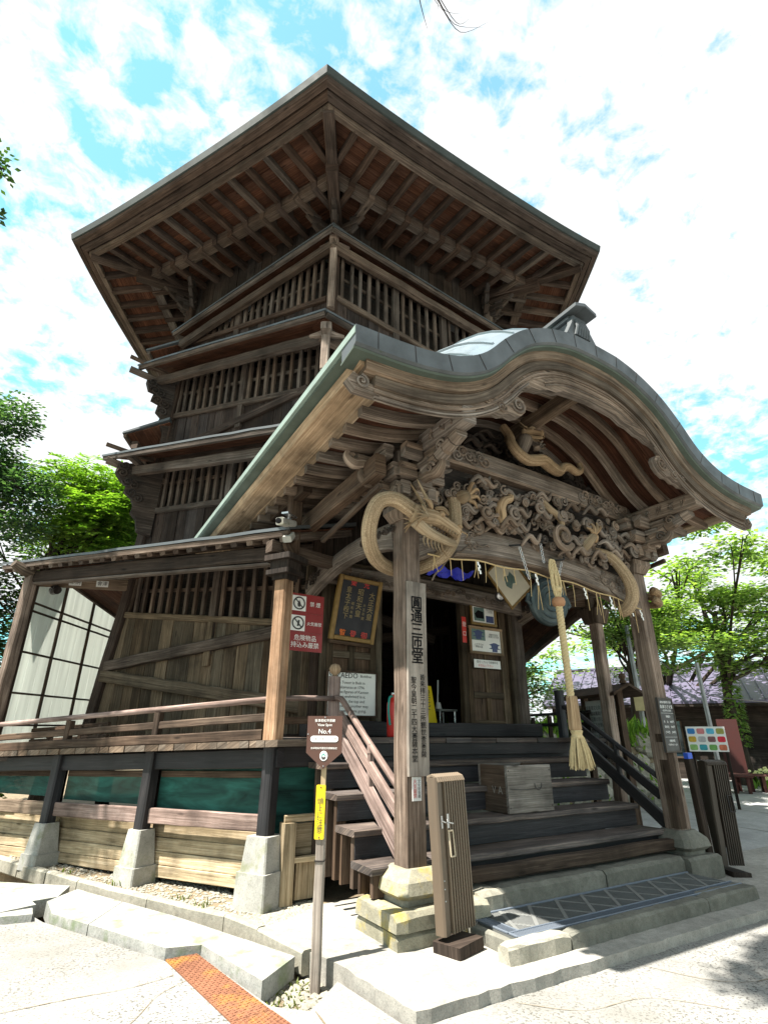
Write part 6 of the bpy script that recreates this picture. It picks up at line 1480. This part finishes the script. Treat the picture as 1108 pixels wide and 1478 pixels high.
# flower bed, ivy, utility poles, meter box
m = MB()
for i in range(900):
    p = V((16.6, 5.2, 0)).lerp(V((18.6, 3.6, 0)), random.random())+V((random.gauss(0, .35), random.gauss(0, .35), 0)); h = random.uniform(.1, .5)
    blade(p.x, p.y, .17, h, .09, random.uniform(.05, .2))
tag(m.build('flower_bed_leaves', LEAF_B), kind='stuff')
m = MB()
for i in range(420):
    p = V((16.4, 5.1, 0)).lerp(V((18.4, 3.5, 0)), random.random())+V((random.gauss(0, .35), random.gauss(0, .35), 0)); z = .17+random.uniform(.25, .55)
    m.lathe((p.x, p.y, z), (random.gauss(0, .5), random.gauss(0, .5), 1), [(0, 0), (.06, .02), (.05, .05), (0, .06)], 6)
tag(m.build('flowers', plain('pale_yellow_petals', (.75, .72, .35), .7)), kind='stuff')
for (x, y), hgt, l in (((9.9, 4.6), 4.2, 'grey pole with a yellowish meter box left of the picture board'), ((12.2, 4.3), 3.4, 'thin grey pole between the meter box and the ivy covered trunk')):
    t = thing('utility_pole', l, 'pole', (x, y, .17)); m = MB(); m.tube([(x, y, .15), (x-.05, y, hgt)], [.06, .05], 10); m.build('shaft', plain('galvanised_pole', (.25, .26, .26), .5, .4), t)
    if hgt > 4: m = MB(); m.bar((x-.12, y-.12, 2.15), (x-.12, y-.12, 2.5), .32, .2, up=(.85, .5, 0)); m.build('meter_box', plain('ochre_box', (.45, .38, .2), .6), t)
m = MB(); m.tube(cm([(9.85, 4.6, 3.9), (11.5, 4.4, 3.0), (12.2, 4.3, 2.6), (13.6, 3.4, 2.4)], 6), .012, 5); tag(m.build('cable', CHAR), 'dark cable sagging between the two grey poles', 'cable')
# plaza joints and steps
m = MB()
for a, b in (((6.21, .6), (11, 1.6)), ((6.3, -.6), (11, .2)), ((7.5, -.9), (8.6, 6)), ((9.6, -.5), (10.8, 5))):
    crack([a, ((a[0]+b[0])/2, (a[1]+b[1])/2), b], .03, .178)
tag(m.build('plaza_joints', STONED), kind='structure')

# ------------------------------------------------------------------ trees
def leaf(m, c, d, n, l, w):
    s = d.cross(n)
    if s.length < 1e-3: return
    s.normalize(); k = len(m.v); m.v += [c, c+d*l*.45+s*w*.5, c+d*l, c+d*l*.45-s*w*.5]; m.f.append((k, k+1, k+2, k+3)); m.uv.append([(0, 0), (.5, 1), (1, 0), (.5, -1)]); m.mi.append(0)
def rnd():
    while 1:
        v = V((random.uniform(-1, 1), random.uniform(-1, 1), random.uniform(-1, 1)))
        if .05 < v.length < 1: return v
def clump(m, c, r, n, l, flat=.5, sprays=False, droop=.3):
    c = V(c)
    for i in range(n):
        v = rnd(); v = v*(.55+.45*random.random()) if random.random() < .6 else v; p = c+V((v.x*r[0], v.y*r[1], v.z*r[2]))
        d = (V((v.x, v.y, 0))+rnd()*.6); d.z = -droop*random.random()+.1; d.normalize()
        nn_ = (UP+rnd()*flat).normalized()
        if sprays:
            sd = d.cross(UP).normalized(); L = l*random.uniform(3.5, 5.5)
            for k in range(6):
                t = (k+1)/6; q = p+d*L*t-UP*(.25*L*t*t)
                for e in (-1, 1): leaf(m, q, (d*.45+sd*e-UP*.15).normalized(), (nn_+rnd()*.2).normalized(), l*1.15*(1-.35*abs(t-.5)), l*.42)
            leaf(m, p+d*L-UP*.25*L, d, nn_, l*1.2, l*.42)
        else: leaf(m, p, d, nn_, l*random.uniform(.7, 1.25), l*.62)
def tree(name, label, base, top, r, clumps, mat, n, l, flat=.6, sprays=False, group=None, ivy=None, bark=BARK, extra=()):
    base, top = V(base), V(top); t = thing(name, label, 'tree', base, group)
    m = MB(); mid = base.lerp(top, .5)+V((random.uniform(-.15, .15), random.uniform(-.15, .15), 0))
    pts = cm([base-UP*.1, base.lerp(mid, .5)+V((.05, .03, 0)), mid, top], 5); m.tube(pts, [r*(1.25-.85*i/(len(pts)-1)) for i in range(len(pts))], 10)
    for c, rr in clumps[::2]:
        c = V(c); s = base.lerp(top, random.uniform(.55, 1.)); k = s.lerp(c, .5)+V((random.uniform(-.2, .2), random.uniform(-.2, .2), random.uniform(-.1, .25)))
        q = cm([s, k, c], 5); m.tube(q, [r*.34*(1-.85*i/(len(q)-1)) for i in range(len(q))], 6)
        for j in range(4):
            e = c+V((random.uniform(-1, 1)*rr[0], random.uniform(-1, 1)*rr[1], random.uniform(-.6, .6)*rr[2])); m.tube(cm([k.lerp(c, .4), c.lerp(e, .4), e], 3), [r*.12, r*.11, r*.10, r*.09, r*.07, r*.05, r*.02][:7], 5)
    for e in extra: m.tube(cm(e[0], 5), [e[1]*(1-.9*i/(5*(len(e[0])-1))) for i in range(5*(len(e[0])-1)+1)], 6)
    m.build('trunk', bark, t)
    m = MB(); tot = sum(a[1][0]*a[1][1]*a[1][2] for a in clumps)**1.0
    for c, rr in clumps: clump(m, c, rr, max(20, int(n*(rr[0]*rr[1]*rr[2])/tot)), l, flat, sprays)
    if ivy:
        for i in range(ivy):
            z = random.uniform(.3, .95); p = base.lerp(top, z*.8); a = random.uniform(0, 6.28); d = V((math.cos(a), math.sin(a), 0)); leaf(m, p+d*r*1.1, (d+UP*random.uniform(-1, .3)).normalized(), d, .17, .12)
    m.build('crown', mat, t); return t
def rc(c, s, n, r, flat=1.):
    return [((c[0]+random.uniform(-1, 1)*s[0], c[1]+random.uniform(-1, 1)*s[1], c[2]+random.uniform(-1, 1)*s[2]), (r*random.uniform(.7, 1.2), r*random.uniform(.7, 1.2), r*flat*random.uniform(.7, 1.2))) for _ in range(n)]
tree('broadleaf_tree', 'bright green tree with long feathery leaves behind the corridor roof', (-3.6, 11.8, 0), (-3.0, 11.3, 6.0), .15, rc((-2.6, 11.2, 7.1), (1.25, 1.0, 1.05), 18, .75, .7)+rc((-1.6, 10.8, 6.1), (.6, .5, .85), 9, .65, .7), LEAF_B, 3000, .125, .5, True)
tree('broadleaf_tree', 'tall blue green tree at the left edge beside the bright feathery one', (-6.6, 11.0, 0), (-6.2, 10.8, 8.5), .2, rc((-5.2, 10.6, 8.4), (.75, .9, 1.2), 13, .72, .8)+rc((-4.7, 10.4, 6.4), (.9, .8, 1.2), 11, .72, .8), LEAF_C, 17000, .12)
tree('broadleaf_tree', 'dark leafy tree whose twigs hang in at the upper left edge', (-8.2, 4.2, 0), (-7.4, 4.0, 8.0), .22,
     [((-4.86, 3.8, 9.55), (.30, .4, .35)), ((-4.62, 3.8, 8.60), (.20, .3, .16)), ((-4.50, 3.85, 7.42), (.18, .3, .18)), ((-5.6, 3.9, 9.2), (.7, .8, 1.0)), ((-6.3, 4.0, 10), (1, 1, 1)), ((-5.5, 3.9, 7.9), (.6, .6, .6))], LEAF_D, 3600, .10)
tree('evergreen_tree', 'dark evergreen behind the white corridor screen', (-4.9, 10.9, 0), (-4.7, 10.8, 4.5), .15, rc((-4.6, 10.8, 3.1), (1.0, .8, 1.9), 24, .85, .7), LEAF_D, 9500, .13, .8)
tree('evergreen_tree', 'dark evergreen bank below the bright feathery tree', (-2.2, 12.8, 0), (-2.2, 12.8, 4.4), .15, rc((-2.7, 13.2, 4.6), (2.2, .8, 2.9), 40, 1.05, .75), LEAF_D, 17000, .15, .8)
tree('broadleaf_tree', 'low green bush behind the net under the gallery near the left edge', (-4.0, 7.0, 0), (-4.0, 7.0, 1.0), .06, rc((-3.7, 7.0, .9), (.9, .8, .5), 10, .45, .8), LEAF_B, 3000, .09, .8)
MG = 'layered green trees on the right'
tree('maple_tree', 'light green maple rising just right of the far porch post', (11.0, 5.4, 0), (10.9, 5.3, 4.2), .14, rc((10.4, 5.2, 5.0), (1.5, 1.3, 1.3), 22, .85, .28), LEAF_M, 14000, .125, .45, group=MG)
tree('maple_tree', 'ivy trunked maple at the right edge in front of the house', (16.9, 6.1, 0), (16.4, 5.7, 5.5), .20, rc((15.8, 4.7, 5.9), (2.6, 2.2, 1.9), 30, 1.15, .30)+rc((15.2, 5.0, 3.6), (1.5, 1.3, .3), 7, .9, .25), LEAF_M, 17000, .17, .45, group=MG, ivy=900)
tree('maple_tree', 'yellow green maple seen under the porch beside the bell rope', (9.0, 8.6, 0), (8.8, 8.4, 3.0), .13, rc((8.4, 8.0, 3.7), (1.9, 1.5, 1.4), 26, .8, .32), LEAF_M, 9500, .12, .5, group=MG)
tree('maple_tree', 'dense green bush between the door and the bell rope', (6.6, 6.9, 0), (6.6, 6.9, 2.0), .10, rc((6.5, 6.8, 2.6), (1.2, .9, 1.0), 16, .7, .5), LEAF_B, 5500, .11, .6, group=MG)
tree('maple_tree', 'far broad tree above the purple roof behind the right trees', (19, 9.5, 0), (18.8, 9.3, 4), .3, rc((18, 8.5, 5.2), (4.5, 4.5, 1.3), 26, 1.4, .4), LEAF_M, 7000, .2, .5, group=MG)
m = MB()
for i in range(1400):
    t = random.random(); c = wA.lerp(wB, t)-wn_*random.uniform(.1, .8)+UP*random.uniform(1.35, 1.75); blade(c.x, c.y, c.z, random.uniform(.1, .35), .05, random.uniform(.05, .25))
for i in range(220):
    t = random.random(); z = random.uniform(.2, 1.5); c = wA.lerp(wB, t)+wn_*(-.18*z+.17)+UP*z; blade(c.x, c.y, c.z, random.uniform(.05, .15), .05, random.uniform(.05, .15))
tag(m.build('wall_plants', LEAF_B), kind='stuff')
# tree above and behind the camera: its twig shows at the top edge and its leaves dapple the paving
tree('broadleaf_tree', 'overhead tree whose bare twig tip shows at the top edge', (-7.5, -7.5, 0), (-6.0, -6.0, 9.0), .25,
     [((-3.3, -1.75, 10.0), (.45, .3, .25)), ((-2.6, -1.55, 10.0), (.45, .25, .25)), ((-2.0, -1.75, 10.2), (.45, .35, .25)), ((-2.9, -2.3, 10.2), (.6, .3, .3)), ((-1.6, -2.3, 10.3), (.5, .3, .25)), ((-4.6, -4.2, 10.4), (.8, .8, .4))], LEAF_M, 3600, .11,
     extra=[([(-1.9, -1.9, 10.2), (-.6, -1.2, 11.1), (.0, -.55, 11.45), (.25, -.40, 11.15)], .022)]+[([(-.5+.13*k, -1.1+.07*k, 11.1+.03*k), (-.1+.14*k+.1*math.sin(k*2), -.8+.03*k, 11.15), (.0+.15*k+.12*math.sin(k*3.1), -.72-.05*k, 10.9-.08*(k % 3))], .008) for k in range(7)])
